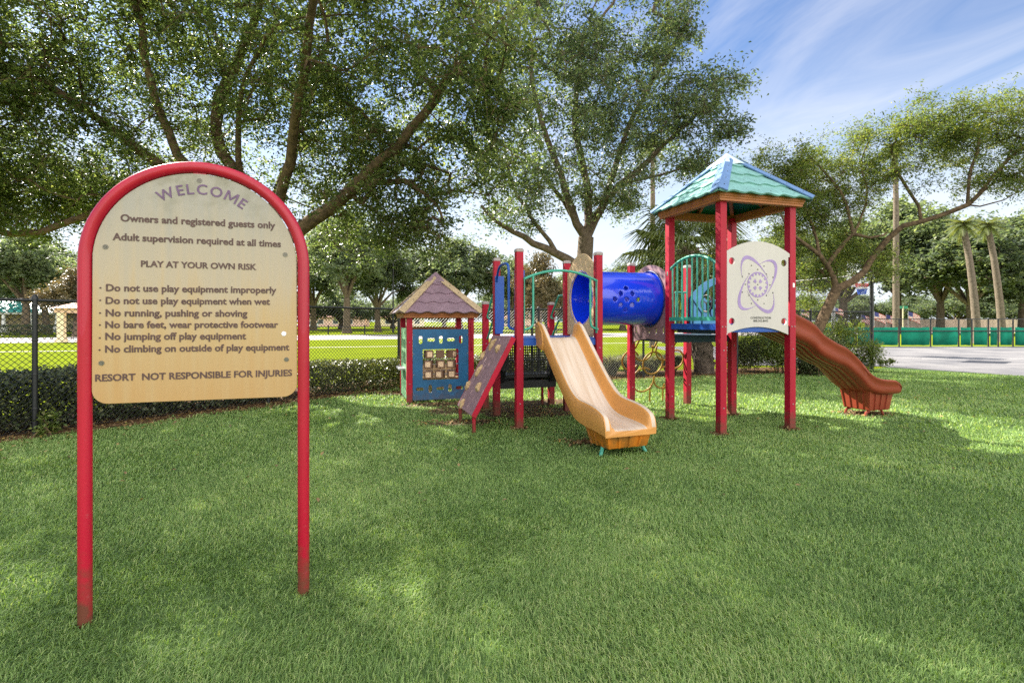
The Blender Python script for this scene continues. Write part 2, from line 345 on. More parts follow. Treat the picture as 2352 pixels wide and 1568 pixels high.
HEDGELEAF = leaf_mat('hedge_leaf', [(0.038, 0.058, 0.026), (0.068, 0.092, 0.040), (0.115, 0.138, 0.055), (0.20, 0.19, 0.075)], (1.2, 1.1, 0.8), rough=0.4, tw=0.14)  # dark and barely translucent, oak shade put into the leaf colour
PALMLEAF = leaf_mat('palm_leaf', [(0.06, 0.085, 0.03), (0.10, 0.13, 0.045), (0.15, 0.17, 0.06)], (2.0, 1.8, 0.8), rough=0.4, tw=0.35)
CLUMPLEAF = leaf_mat('clump_blade', [(0.10, 0.12, 0.05), (0.16, 0.17, 0.08), (0.26, 0.25, 0.14)], (1.6, 1.5, 0.8), rough=0.5, tw=0.3)
BLADE = leaf_mat('grass_blade', [(0.088, 0.152, 0.045), (0.170, 0.275, 0.082), (0.265, 0.385, 0.125), (0.40, 0.45, 0.20)], (1.7, 1.7, 0.7), rough=0.5, tw=0.40, spec=0.3)
DRYLEAF = leaf_mat('fallen_leaf', [(0.10, 0.06, 0.03), (0.20, 0.13, 0.07), (0.32, 0.22, 0.10), (0.36, 0.26, 0.04)], (1.2, 1.0, 0.8), rough=0.7, tw=0.15, spec=0.2)

# ------------------------------------------------------------------ ground and paving
def sheet(name, poly, z, m, lab=None, sub=0):
    me = bpy.data.meshes.new(name); me.from_pydata([(p[0], p[1], z) for p in poly], [], [tuple(range(len(poly)))]); me.update()
    o = link(name, me, m); return tag(o, lab, None, None, 'structure')
GROUND = mat('far_lawn', (0.155, 0.20, 0.012), rough=0.95, spec=0.0, col2=(0.12, 0.155, 0.014), scale=0.5, bump=0.5, bscale=9)
LAWN = mat('lawn_turf', (0.10, 0.165, 0.052), rough=0.95, spec=0.05, col2=(0.065, 0.105, 0.036), scale=1.6, bump=0.8, bscale=40)
SOIL = mat('bare_soil', lin(112, 94, 72), rough=0.95, spec=0.1, col2=lin(58, 50, 38), scale=9, bump=0.6, bscale=30)
MULCH = mat('leaf_mulch', lin(128, 100, 72), rough=0.95, spec=0.1, col2=lin(62, 50, 38), scale=14, bump=0.9, bscale=45)
ASPHALT = mat('worn_court', lin(128, 126, 126), rough=0.85, spec=0.2, col2=lin(92, 92, 96), scale=0.45, bump=0.3, bscale=80)
ROADM = mat('pale_road', lin(176, 170, 167), rough=0.85, spec=0.2, col2=lin(160, 154, 152), scale=0.4, bump=0.2, bscale=60)
PATHM = mat('kerb_concrete', lin(214, 208, 190), rough=0.85, spec=0.2, scale=2)
sheet('ground', [(-900, -60), (900, -60), (900, 1500), (-900, 1500)], -0.012, GROUND)
CN = Vector((-2.6, 12.0, 0)); AD = Vector((-0.588, -0.809, 0)); A0 = CN + AD * 13.5
B1 = CN + U * 14.55                                        # tall court post
def Bp(t): return CN + U * t
lawn_poly = [(-9.9, -6), (24, -6), (17.2, 8.6), (14.15, 14.2), (12.35, 17.2), tuple(B1.xy), tuple(CN.xy), tuple((CN + AD * 10).xy), tuple(A0.xy)]
sheet('lawn', lawn_poly, -0.006, LAWN)
sheet('court', [(12.2, 17.6), (12.7, 16.7), (14.05, 14.34), (19.5, 5.0), (70, 5.0), (70, 31.8), (8.0, 31.2), (8.0, 18.0)], 0.0, ASPHALT)
def strip(name, p0, w, z, m, a=-160, b=140):
    p0 = Vector(p0); n = V_ * w; q = [p0 + U * a, p0 + U * b, p0 + U * b + n, p0 + U * a + n]
    return sheet(name, [tuple(k.xy) for k in q], z, m)
strip('road', (-6.7, 46.2, 0), 14.0, 0.0, ROADM)
strip('kerb', (-6.7, 45.5, 0), 0.55, 0.002, PATHM)
strip('path', (-10.7, 30.2, 0), 0.35, 0.0, PATHM, -90, 27)
# white court lines
WL = mat('court_line', lin(236, 234, 230), rough=0.8, var=0.05)
sheet('court_marking', [(16.5, 21.0), (60, 21.0), (60, 21.07), (16.5, 21.07)], 0.004, WL)
# mulch bed along the fence with fallen leaves, bare soil worn under the play equipment
rng = np.random.default_rng(5)
def blob_poly(cx, cy, rx, ry, rot=TH, n=22, jag=0.22, seed=0):
    r = np.random.default_rng(seed + 77); out = []
    k = 1 + jag * r.normal(size=n); k = (k + np.roll(k, 1) + np.roll(k, -1)) / 3
    for i in range(n):
        a = 2 * math.pi * i / n; x, y = rx * k[i] * math.cos(a), ry * k[i] * math.sin(a)
        out.append((cx + x * math.cos(rot) - y * math.sin(rot), cy + x * math.sin(rot) + y * math.cos(rot)))
    return out
mul = []
Na = Vector((0.809, -0.588, 0))
edge = []
for i in range(40):
    t = 13.4 * (1 - i / 39); w = 0.28 + 0.12 * math.sin(i * 1.3) + 0.04 * math.sin(i * 0.5 + 1)
    edge.append(CN + AD * t + Na * w)
for i in range(40):
    t = 0.6 + 13.8 * i / 39; w = 0.24 + 0.12 * math.sin(i * 0.9) + 0.06 * math.sin(i * 2.1)
    edge.append(Bp(t) - V_ * w)
back = [B1 + V_ * 1.5, CN + V_ * 1.5 - Na * 0.6, A0 - Na * 1.5]
sheet('mulch_bed', [tuple(p.xy) for p in edge + back], -0.002, MULCH)
BARE = [(-0.75, 7.75, 0.55, 0.22), (-0.45, 8.9, 1.0, 0.42), (0.45, 8.6, 0.9, 0.45), (-1.2, 9.45, 0.8, 0.25), (0.95, 6.45, 0.30, 0.13), (0.35, 9.6, 1.0, 0.35), (1.4, 9.9, 0.7, 0.3), (-2.2, 11.0, 0.7, 0.3), (5.75, 8.5, 0.45, 0.22)] + [(2.77 + a * U.x + b * V_.x, 6.92 + a * U.y + b * V_.y, 0.085, 0.075) for a, b in ((0, 0), (1.15, 0), (0, 1.15), (1.15, 1.15), (-2.44, 1.15))]
for i, (x, y, a, b) in enumerate(BARE): sheet('bare_soil', blob_poly(x, y, a, b, seed=i), 0.001 + 0.0006 * i, SOIL)

# ------------------------------------------------------------------ grass blades (one object: nobody could count them)
def noise2(x, y, s, seed):
    r = np.random.default_rng(seed); out = np.zeros_like(x)
    for k in range(7):
        a = r.uniform(0, 2 * np.pi); f = s * r.uniform(0.6, 1.9); ph = r.uniform(0, 6.28); out += np.sin((x * np.cos(a) + y * np.sin(a)) * f + ph + 1.3 * np.sin(f * 0.6 * (y * np.cos(a) - x * np.sin(a)) + ph))
    return out / 7
def in_lawn(x, y):
    ins = np.zeros(len(x), bool); n = len(lawn_poly); j = n - 1
    for i in range(n):
        xi, yi = lawn_poly[i]; xj, yj = lawn_poly[j]
        c = ((yi > y) != (yj > y)) & (x < (xj - xi) * (y - yi) / (yj - yi + 1e-12) + xi); ins ^= c; j = i
    return ins
def ring(r0, r1, dens, h, w):
    area = (r1 * r1 - r0 * r0) * 0.5 * math.radians(132); n = int(area * dens)
    r = np.sqrt(rng.uniform(r0 * r0, r1 * r1, n)); a = np.radians(rng.uniform(-66, 66, n)); x, y = r * np.sin(a), r * np.cos(a)
    k = in_lawn(x, y); ec = (x - CN.x) * Na.x + (y - CN.y) * Na.y
    eb = -((x - CN.x) * V_.x + (y - CN.y) * V_.y)
    k &= ~((ec < 0.26 + 0.2 * noise2(x, y, 5, 1)) & (rng.random(n) < 0.92)); k &= ~((eb < 0.22 + 0.2 * noise2(x, y, 5, 2)) & (rng.random(n) < 0.9))
    for (bx, by, ra, rb) in BARE:
        u = (x - bx) * U.x + (y - by) * U.y; v = (x - bx) * V_.x + (y - by) * V_.y
        k &= ~(((u / ra) ** 2 + (v / rb) ** 2 < 1.0 + 0.5 * noise2(x, y, 9, 3)) & (rng.random(n) < 0.88))
    k &= ~((noise2(x, y, 2.6, 21) > 0.42) & (rng.random(n) < 0.45))
    x, y = x[k], y[k]; n = len(x)
    hh = h * rng.uniform(0.55, 1.3, n) * (1 + 0.25 * noise2(x, y, 2.2, 4)); ww = w * rng.uniform(0.7, 1.3, n)
    az = rng.uniform(0, 2 * np.pi, n) ; lean = rng.uniform(0.3, 1.25, n)
    az = np.where(rng.random(n) < 0.45, 1.2 + 2.2 * noise2(x, y, 1.5, 9) + rng.normal(0, 0.5, n), az)
    dx_, dy_ = np.cos(az), np.sin(az); fa = az + np.pi / 2 + rng.normal(0, 0.5, n); wx, wy = np.cos(fa), np.sin(fa)
    b = np.stack([x, y, np.full(n, -0.008)], 1); wv = np.stack([wx, wy, np.zeros(n)], 1) * ww[:, None] / 2; d = np.stack([dx_, dy_, np.zeros(n)], 1)
    up_ = np.array([0, 0, 1.0]); m_ = b + d * (hh * lean * 0.35)[:, None] + up_ * (hh * 0.62)[:, None]; tp = b + d * (hh * lean)[:, None] + up_ * (hh * (1.02 - 0.35 * lean))[:, None]
    V = np.stack([b - wv, b + wv, m_ + wv * 0.85, m_ - wv * 0.85, tp], 1)
    t = np.clip(rng.beta(1.5, 2.0, n) + 0.22 * noise2(x, y, 1.1, 6) + 0.13 * noise2(x, y, 4.0, 7) + 0.10 * noise2(x, y, 11.0, 8), 0, 1)
    t = np.where(rng.random(n) < 0.05, rng.uniform(0.75, 1, n), t); return V, t
parts = [ring(0.9, 3.6, 15000, 0.036, 0.0042), ring(3.6, 6.0, 8000, 0.038, 0.0056), ring(6.0, 9.5, 3300, 0.042, 0.0088), ring(9.5, 20, 900, 0.05, 0.016)]
GV = np.concatenate([p[0] for p in parts]); GT = np.concatenate([p[1] for p in parts]); n = len(GV)
base = np.arange(n)[:, None] * 5; lp = np.concatenate([base + np.array([0, 1, 2, 3]), base + np.array([3, 2, 4])], 1).ravel()
me = fast_mesh('grass', GV.reshape(-1, 3), np.tile([4, 3], n), lp); set_tint(me, np.repeat(GT, 2))
g = link('grass', me, BLADE); tag(g, 'short green turf blades covering the playground lawn', 'grass', None, 'stuff')
# fallen leaves
npt = 9000
t = rng.uniform(0, 13.2, npt); w = rng.gamma(2.0, 0.28, npt) - 0.9
pa = np.array([CN.x, CN.y])[None] + t[:, None] * np.array([AD.x, AD.y]) + w[:, None] * np.array([Na.x, Na.y])
t2 = rng.uniform(0.2, 14.0, npt); w2 = rng.gamma(2.0, 0.3, npt) - 0.9
pb = np.array([CN.x, CN.y])[None] + t2[:, None] * np.array([U.x, U.y]) - w2[:, None] * np.array([V_.x, V_.y])
pc = np.concatenate([np.array([[x, y]]) + rng.normal(size=(260, 2)) * np.array([a, b]) * 0.6 for x, y, a, b in BARE])
pd = np.stack([rng.uniform(-7, 10, 420), rng.uniform(4.2, 13.5, 420)], 1); pd = pd[in_lawn(pd[:, 0], pd[:, 1])]
ps = np.concatenate([pa, pb, pc]); ps = np.concatenate([ps, rng.uniform(0.002, 0.03, (len(ps), 1))], 1)
pd = np.concatenate([pd, rng.uniform(0.03, 0.055, (len(pd), 1))], 1); ps = np.concatenate([ps, pd])
fl = leaf_object('fallen_leaves', rng, ps, np.full(len(ps), 0.055), DRYLEAF, None, 0.5, 1.6)
tag(fl, 'dry brown oak leaves lying in the bed along the black fence', 'leaves', None, 'stuff')

# ------------------------------------------------------------------ chain-link fences
def wire_mesh(mb, a, b, z0, z1, cell=0.068, w=0.0042, off=0.002):
    a = Vector(a); b = Vector(b); d = (b - a); L = d.length; d.normalize(); nrm = Vector((d.y, -d.x, 0)); H = z1 - z0; st = cell * 1.05; n = int((L + H) / st)
    for sgn in (1, -1):
        for i in range(n + 1):
            s0 = i * st - H; lo, hi = max(0, s0), min(L, s0 + H)
            if hi - lo < 0.02: continue
            za, zb = (lo - s0), (hi - s0)
            if sgn < 0: za, zb = H - za, H - zb
            o = nrm * off * sgn
            p, q = a + d * lo + Z * (z0 + za) + o, a + d * hi + Z * (z0 + zb) + o
            e = (q - p).normalized(); s1 = e.cross(nrm) * w / 2; s2 = nrm * w / 2
            vs = [p + s1 - s2, p - s1 - s2, p + s2, q + s1 - s2, q - s1 - s2, q + s2]; k = len(mb.v)
            mb.v += [tuple(x) for x in vs]; fs = [(0, 1, 4, 3), (1, 2, 5, 4), (2, 0, 3, 5)]; mb.f += [tuple(x + k for x in f) for f in fs]; mb.mi += [0] * 3
def chain_fence(name, label, pts, posts, h, rail=0.021, pr=0.031, group=None, w=0.0072, cell=0.070):
    root = thing(name, label, 'fence', (pts[0].x, pts[0].y, 0), 0, group); o = root.location.copy()
    q = [p - o for p in pts]
    for i in range(len(q) - 1):
        m = MB(); wire_mesh(m, q[i], q[i + 1], 0.04, h - 0.02, cell=cell, w=w); m.build('wire_mesh', BLACKP, root, smooth=0, fixn=False)
        MB().tube([q[i] + Z * h, q[i + 1] + Z * h], rail, 10).build('top_rail', BLACKP, root)
        MB().tube([q[i] + Z * 0.05, q[i + 1] + Z * 0.05], 0.004, 5).build('tension_wire', BLACKP, root)
    for p in posts:
        p = p - o; hp = h + 0.02
        pst = MB().tube([p - Z * 0.1, p + Z * hp], pr, 12).build('post', BLACKP, root)
        MB().lathe(p + Z * hp, [(pr * 1.15, -0.02), (pr * 1.2, 0.015), (pr * 0.9, 0.035), (0.012, 0.055), (0.012, 0.06)], 12).build('post_cap', BLACKP, pst)
        for zb in (0.35, 0.8, 1.25, h - 0.06): MB().lathe(p + Z * zb, [(pr + 0.003, -0.012), (pr + 0.006, 0), (pr + 0.003, 0.012)], 12).build('clamp_band', BLACKP, pst)
    return root
fA = chain_fence('chain_link_fence', 'black chain link fence running past the red welcome sign', [A0, CN], [CN + AD * t for t in (12.3, 9.3, 6.3, 3.1)], 1.78)
fB = chain_fence('chain_link_fence', 'black chain link fence standing behind the play equipment', [CN, B1], [CN] + [Bp(t) for t in (3.25, 3.42, 6.4, 9.43, 12.1)], 1.80, w=0.0072)
tp = B1 + Z * 0
C2 = B1 + V_ * 9.0
cf = thing('court_fence', 'tall black chain link fence post and netting beside the court', 'fence', tuple(B1))
pp = MB().tube([(0, 0, -0.1), (0, 0, 3.02)], 0.055, 14).build('post', BLACKP, cf)
MB().lathe((0, 0, 3.02), [(0.06, -0.01), (0.06, 0.02), (0.03, 0.05)], 14).build('post_cap', BLACKP, pp)
m = MB(); wire_mesh(m, Vector((0, 0, 0)), C2 - B1, 0.05, 2.98, cell=0.075, w=0.0065); m.build('wire_mesh', BLACKP, cf, smooth=0, fixn=False)
m = MB(); m.tube([(0, 0, 2.98), (C2 - B1) + Z * 2.98], 0.02, 8); m.build('top_rail', BLACKP, cf)
for k in (1, 2, 3): MB().tube([(C2 - B1) * (k / 3) - Z * 0.1, (C2 - B1) * (k / 3) + Z * 3.0], 0.035, 10).build('post', BLACKP, cf)

# green windscreen fence across the court
SCREEN = mat('green_screen_cloth', lin(12, 118, 92), rough=0.75, spec=0.2, var=0.28, scale=1.6, bump=0.6, bscale=4)
gf = thing('screen_fence', 'low fence hung with bright green windscreen cloth across the court', 'fence', (21, 31.0, 0))
GD = Vector((1, 0.02, 0)).normalized()
xs = [-6.2, -3.4, -0.6, 2.0, 3.9, 5.6, 6.4, 7.4, 8.0, 8.9, 10.4, 12.4, 15, 18]
pm = [GD * x for x in xs]
for a, b in zip([-6.2] + xs[1:-1], xs[1:]):
    m = MB(); nseg = max(4, int((b - a) * 3)); rr = random.Random(int(a * 10)); g0 = 0.10
    top = []; bot = []
    for k in range(nseg + 1):
        x = a + g0 + (b - a - 2 * g0) * k / nseg; bul = 0.04 * math.sin(k * 1.7 + a) * math.sin(math.pi * k / nseg)
        top.append(GD * x + Vector((0, -0.03 + bul, 1.16 - 0.04 * math.sin(math.pi * k / nseg) * rr.uniform(0.3, 1.2)))); bot.append(GD * x + Vector((0, -0.03 + bul * 1.5, 0.07 + rr.uniform(0, 0.03))))
    mid = [(t_ + b_) / 2 + Vector((0, 0.05 * math.sin(i * 0.9), 0)) for i, (t_, b_) in enumerate(zip(top, bot))]
    m.loft([top, mid, bot], closed=False); o = m.build('windscreen_cloth', SCREEN, gf); s_ = o.modifiers.new('thickness', 'SOLIDIFY'); s_.thickness = 0.004
for x in xs: MB().tube([GD * x - Z * 0.1, GD * x + Z * 1.66], 0.04, 10).build('post', BLACKP, gf)
for z, r in ((1.64, 0.024), (0.93, 0.03)): MB().tube([GD * xs[0] + Z * z - Vector((0, 0.07, 0)), GD * xs[-1] + Z * z - Vector((0, 0.07, 0))], r, 8).build('rail', BLACKP, gf)
m = MB(); wire_mesh(m, GD * xs[0] + Vector((0, 0.03, 0)), GD * xs[-1] + Vector((0, 0.03, 0)), 1.1, 1.64, cell=0.11, w=0.006); m.build('wire_mesh', BLACKP, gf, smooth=0, fixn=False)

# ------------------------------------------------------------------ the welcome sign
SL = Vector((-2.12, 2.594, 0)); SR = Vector((-1.155, 2.894, 0)); sdir = (SR - SL).normalized(); SW = (SR - SL).length
sign = thing('welcome_sign', 'large arched playground rules sign on red tube posts', 'sign', tuple((SL + SR) / 2), math.atan2(sdir.y, sdir.x))
def sign_uv(cx, cy):
    """measured point on the board (from an enlarged view of it) -> metres along the board and height"""
    px, py = (180 + cx / 1.9605) / 1.27551, (440 + cy / 1.9605) / 1.27551; t = (px - CX) / FPX
    s = (SL.y * t - SL.x) / ((SR.x - SL.x) - (SR.y - SL.y) * t); Y = SL.y + (SR.y - SL.y) * s
    return (s - 0.5) * SW, EYE + (HY - py) / FPX * Y
R = SW / 2; pts = [(-R, 0, -0.15), (-R, 0, 0.6), (-R, 0, 1.2)] + [(R * math.cos(a), 0, 1.80 + R * math.sin(a)) for a in [math.pi * (1 - k / 40) for k in range(41)]] + [(R, 0, 1.2), (R, 0, 0.6), (R, 0, -0.15)]
fr = MB().tube(pts, 0.0305, 20).build('tube_frame', SIGNRED, sign, smooth=60)
MB().box((0, 0.002, 1.80 + R - 0.036), (0.06, 0.02, 0.012)).build('hanger_tab', SIGNRED, fr)
bw = R - 0.032; outline = [(-bw + 0.06 * (1 - math.cos(a)), 1.088 + 0.06 * (1 - math.sin(a))) for a in [math.pi / 2 * k / 6 for k in range(7)]]
outline = [(-bw + 0.07 - 0.07 * math.cos(a), 1.088 + 0.07 - 0.07 * math.sin(a)) for a in [math.pi / 2 * k / 8 for k in range(9)]]
outline += [(bw - 0.07 + 0.07 * math.sin(a), 1.088 + 0.07 - 0.07 * math.cos(a)) for a in [math.pi / 2 * k / 8 for k in range(9)]]
ra = R - 0.034
outline += [(ra * math.cos(a), 1.80 + ra * math.sin(a)) for a in [math.pi * k / 44 for k in range(1, 44)]]
# weathered board: rain streaks, tan grime low down, grey algae under the arch
SB = bpy.data.materials.new('weathered_sign_board'); SB.use_nodes = True; t_ = SB.node_tree; b_ = t_.nodes['Principled BSDF']; b_.inputs['Roughness'].default_value = 0.62; b_.inputs['Specular IOR Level'].default_value = 0.3
c_ = N('ShaderNodeTexCoord', t_); m1 = N('ShaderNodeMapping', t_); m1.inputs['Scale'].default_value = (26, 1, 1.6); t_.links.new(c_.outputs['Object'], m1.inputs[0])
n1 = N('ShaderNodeTexNoise', t_); n1.inputs['Scale'].default_value = 1.0; n1.inputs['Detail'].default_value = 5; t_.links.new(m1.outputs[0], n1.inputs['Vector'])
n2 = N('ShaderNodeTexNoise', t_); n2.inputs['Scale'].default_value = 5.0; n2.inputs['Detail'].default_value = 8; n2.inputs['Roughness'].default_value = 0.7; t_.links.new(c_.outputs['Object'], n2.inputs['Vector'])
sx = N('ShaderNodeSeparateXYZ', t_); t_.links.new(c_.outputs['Object'], sx.inputs[0])
mr = N('ShaderNodeMapRange', t_); mr.inputs[1].default_value = 1.05; mr.inputs[2].default_value = 2.15; t_.links.new(sx.outputs[2], mr.inputs[0])
ad = N('ShaderNodeMath', t_, operation='MULTIPLY_ADD'); ad.inputs[1].default_value = 0.62; t_.links.new(n1.outputs[0], ad.inputs[0])
sb0 = N('ShaderNodeMath', t_, operation='SUBTRACT'); sb0.inputs[1].default_value = 0.31; t_.links.new(mr.outputs[0], sb0.inputs[0]); t_.links.new(sb0.outputs[0], ad.inputs[2])
r1 = N('ShaderNodeValToRGB', t_); e = r1.color_ramp.elements; e[0].position = 0.0; e[0].color = (*lin(176, 141, 94), 1); e[1].position = 1.0; e[1].color = (*lin(156, 150, 142), 1)
x = e.new(0.35); x.color = (*lin(178, 152, 112), 1); x = e.new(0.62); x.color = (*lin(172, 157, 136), 1); t_.links.new(ad.outputs[0], r1.inputs[0])
al = N('ShaderNodeMath', t_, operation='MULTIPLY'); mr2 = N('ShaderNodeMapRange', t_); mr2.inputs[1].default_value = 1.92; mr2.inputs[2].default_value = 2.26; t_.links.new(sx.outputs[2], mr2.inputs[0])
r2 = N('ShaderNodeValToRGB', t_); r2.color_ramp.elements[0].position = 0.47; r2.color_ramp.elements[1].position = 0.66; r2.color_ramp.elements[1].color = (0.75, 0.75, 0.75, 1); t_.links.new(n2.outputs[0], r2.inputs[0])
t_.links.new(mr2.outputs[0], al.inputs[0]); t_.links.new(r2.outputs[0], al.inputs[1])
mxc = N('ShaderNodeMix', t_, data_type='RGBA'); mxc.inputs[7].default_value = (*lin(112, 108, 86), 1); t_.links.new(al.outputs[0], mxc.inputs[0]); t_.links.new(r1.outputs[0], mxc.inputs[6]); t_.links.new(mxc.outputs[2], b_.inputs['Base Color'])
board = MB().mesh(flat([outline], 0.014, 0.002), frame((0, -0.004, 0), (1, 0, 0))).build('sign_board', SB, sign, smooth=30)
yF = -0.0117
INK = mat('brown_lettering', lin(84, 62, 60), rough=0.7, var=0.22, scale=40); INKP = mat('purple_lettering', lin(104, 80, 110), rough=0.7, var=0.22, scale=40)
TM = MB(); TW = MB()
def put(body, x0, x1, yb0, yb1, cap=None, bold=0.024, mb=None):
    u0, z0 = sign_uv(x0, yb0); u1, z1 = sign_uv(x1, yb1); me = text_mesh(body, 1.0, 0.003, bold, 1.0); xs_ = [v.co.x for v in me.vertices]; w0 = max(xs_) - min(xs_); k = (u1 - u0) / w0
    d = Vector((u1 - u0, 0, z1 - z0)).normalized(); hk = k if cap is None else cap / 0.72
    M = frame((u0 - min(xs_) * k, yF, z0), d, Vector((-d.z, 0, d.x))) @ Matrix.Diagonal((k, hk, 1, 1)); (mb or TM).mesh(me, M)
for ln in [("Owners and registered guests only", 345, 1230, 410, 452), ("Adult supervision required at all times", 300, 1262, 517, 558), ("PLAY AT YOUR OWN RISK", 462, 1122, 670, 688),
           ("Do not use play equipment improperly", 262, 1236, 809, 822), ("Do not use play equipment when wet", 260, 1200, 882, 887), ("No running, pushing or shoving", 260, 1070, 953, 955),
           ("No bare feet, wear protective footwear", 258, 1246, 1020, 1018), ("No jumping off play equipment", 258, 1063, 1088, 1084), ("No climbing on outside of play equipment", 257, 1310, 1160, 1147),
           ("RESORT  NOT RESPONSIBLE FOR INJURIES", 200, 1326, 1325, 1293)]: put(*ln)
for cx_, cy_ in ((230, 791), (229, 862), (228, 935), (227, 1003), (226, 1077), (225, 1146)):
    u, z = sign_uv(cx_, cy_); TM.mesh(flat([circ(0, 0, 0.0042, 12)], 0.003), frame((u, yF, z), (1, 0, 0)))
# WELCOME follows an arc through three points measured along its foot
(ua, za), (ub, zb_), (uc, zc_) = sign_uv(607, 286), sign_uv(806, 257), sign_uv(1014, 324)
d_ = 2 * (ua * (zb_ - zc_) + ub * (zc_ - za) + uc * (za - zb_)); q = [k * k + j * j for k, j in ((ua, za), (ub, zb_), (uc, zc_))]
cu = (q[0] * (zb_ - zc_) + q[1] * (zc_ - za) + q[2] * (za - zb_)) / d_; cz = (q[0] * (uc - ub) + q[1] * (ua - uc) + q[2] * (ub - ua)) / d_; rad_w = math.hypot(ua - cu, za - cz)
a0_ = math.atan2(sign_uv(566, 262)[1] - 0.03 - cz, sign_uv(566, 262)[0] - cu); a1_ = math.atan2(sign_uv(1044, 318)[1] - 0.02 - cz, sign_uv(1044, 318)[0] - cu)
M_OUT = [(0, 0), (0, .73), (.15, .73), (.41, .27), (.67, .73), (.82, .73), (.82, 0), (.70, 0), (.70, .54), (.46, .12), (.36, .12), (.12, .54), (.12, 0)]
ms_ = [flat([M_OUT], 0.003) if ch == 'M' else text_mesh(ch, 1.0, 0.003, 0.014) for ch in 'WELCOME']; ex = [(min(v.co.x for v in m.vertices), max(v.co.x for v in m.vertices)) for m in ms_]; kk = 0.0545 / 0.73
wd = [(b - a) * kk for a, b in ex]; gap = ((a0_ - a1_) * rad_w - sum(wd)) / 6; pos_ = a0_
for m_, (xa_, xb_), w_ in zip(ms_, ex, wd):
    am = pos_ - (w_ / 2) / rad_w; pos_ -= (w_ + gap) / rad_w; d = Vector((math.sin(am), 0, -math.cos(am))); up = Vector((math.cos(am), 0, math.sin(am)))
    TW.mesh(m_, frame(Vector((cu, yF, cz)) + up * rad_w - d * ((xa_ + xb_) / 2 * kk), d, up) @ Matrix.Diagonal((kk, kk, 1, 1)))
TM.build('lettering', INK, board, smooth=0); TW.build('lettering', INKP, board, smooth=0)
for cx_, cy_ in ((796, 178), (259, 557), (1287, 601), (236, 1221), (1294, 1200)):
    u, z = sign_uv(cx_, cy_); M = frame((u, yF + 0.001, z), (1, 0, 0)); b = MB()
    b.mesh(flat([circ(0, 0, 0.012, 20), circ(0, 0, 0.0075, 20)], 0.006), M); b.mesh(flat([circ(0, 0, 0.0045, 6)], 0.009), M); b.mesh(flat([circ(0, 0, 0.0078, 16)], 0.003), M); b.build('bolt', BOLT, board, smooth=30)
u, z = sign_uv(1279, 1053); MB().mesh(flat([circ(0, 0, 0.0125, 24)], 0.003, 0.0006), frame((u, yF, z), (1, 0, 0))).build('round_sticker', mat('sticker_white', lin(226, 226, 232), rough=0.4, var=0.02), board)
# ------------------------------------------------------------------ the play structure (local frame: x along its front, y away from the viewer)
T1 = Vector((2.77, 6.92, 0))
play = thing('play_structure', 'red post play structure with blue tunnel, two slides and a green roofed tower', 'play structure', tuple(T1), TH)
B = 1.15; L0 = -1.22; L1 = -2.44
def post(x, y, h, parent, s=0.102, capped=True, z0=-0.1, lab=None):
    o = MB().box((x, y, (h + z0) / 2), (s, s, h - z0)).build('post', RED, parent, smooth=0, bevel=0.006)
    if capped:
        c = s / 2 + 0.004; rings = []
        for k, z in ((c, -0.006), (c, 0.022), (c * 0.9, 0.036), (c * 0.6, 0.046), (c * 0.2, 0.049)): rings.append([(x - k, y - k, h + z), (x + k, y - k, h + z), (x + k, y + k, h + z), (x - k, y + k, h + z)])
        MB().loft(rings).build('post_cap', CAPG, o, smooth=60, bevel=0.004)
    if lab: o['label'] = lab
    for z in (0.36, 1.12):
        if z < h: MB().tube([(x, y - s / 2 + 0.002, z), (x, y - s / 2 - 0.006, z)], 0.009, 8).build('bolt_head', CAPG, o, smooth=30)
    return o
tower_posts = [post(x, y, 3.14, play, capped=False) for x, y in ((0, 0), (B, 0), (0, B), (B, B))]
for x, y in ((0, 2 * B), (B, 2 * B), (L0, B), (L0, 2 * B), (L1, B), (L1, 2 * B)): post(x, y, 2.47, play)
for x in (L0, L1): post(x, 2 * B + 0.7, 1.80, play)
# inspection sticker and bolts on the tower posts
MB().box((B + 0.012, -0.0525, 2.0), (0.032, 0.002, 0.06)).build('sticker', WHITE, tower_posts[1], smooth=0)
for i, (x, y) in enumerate(((0, 0), (B, 0))):
    b = MB()
    for dxx in (-0.022, 0.028): b.tube([(x + dxx, y - 0.050, 1.43), (x + dxx, y - 0.056, 1.43)], 0.009, 8)
    build_each(b, 'bolt_head', CAPG, tower_posts[i], smooth=30)

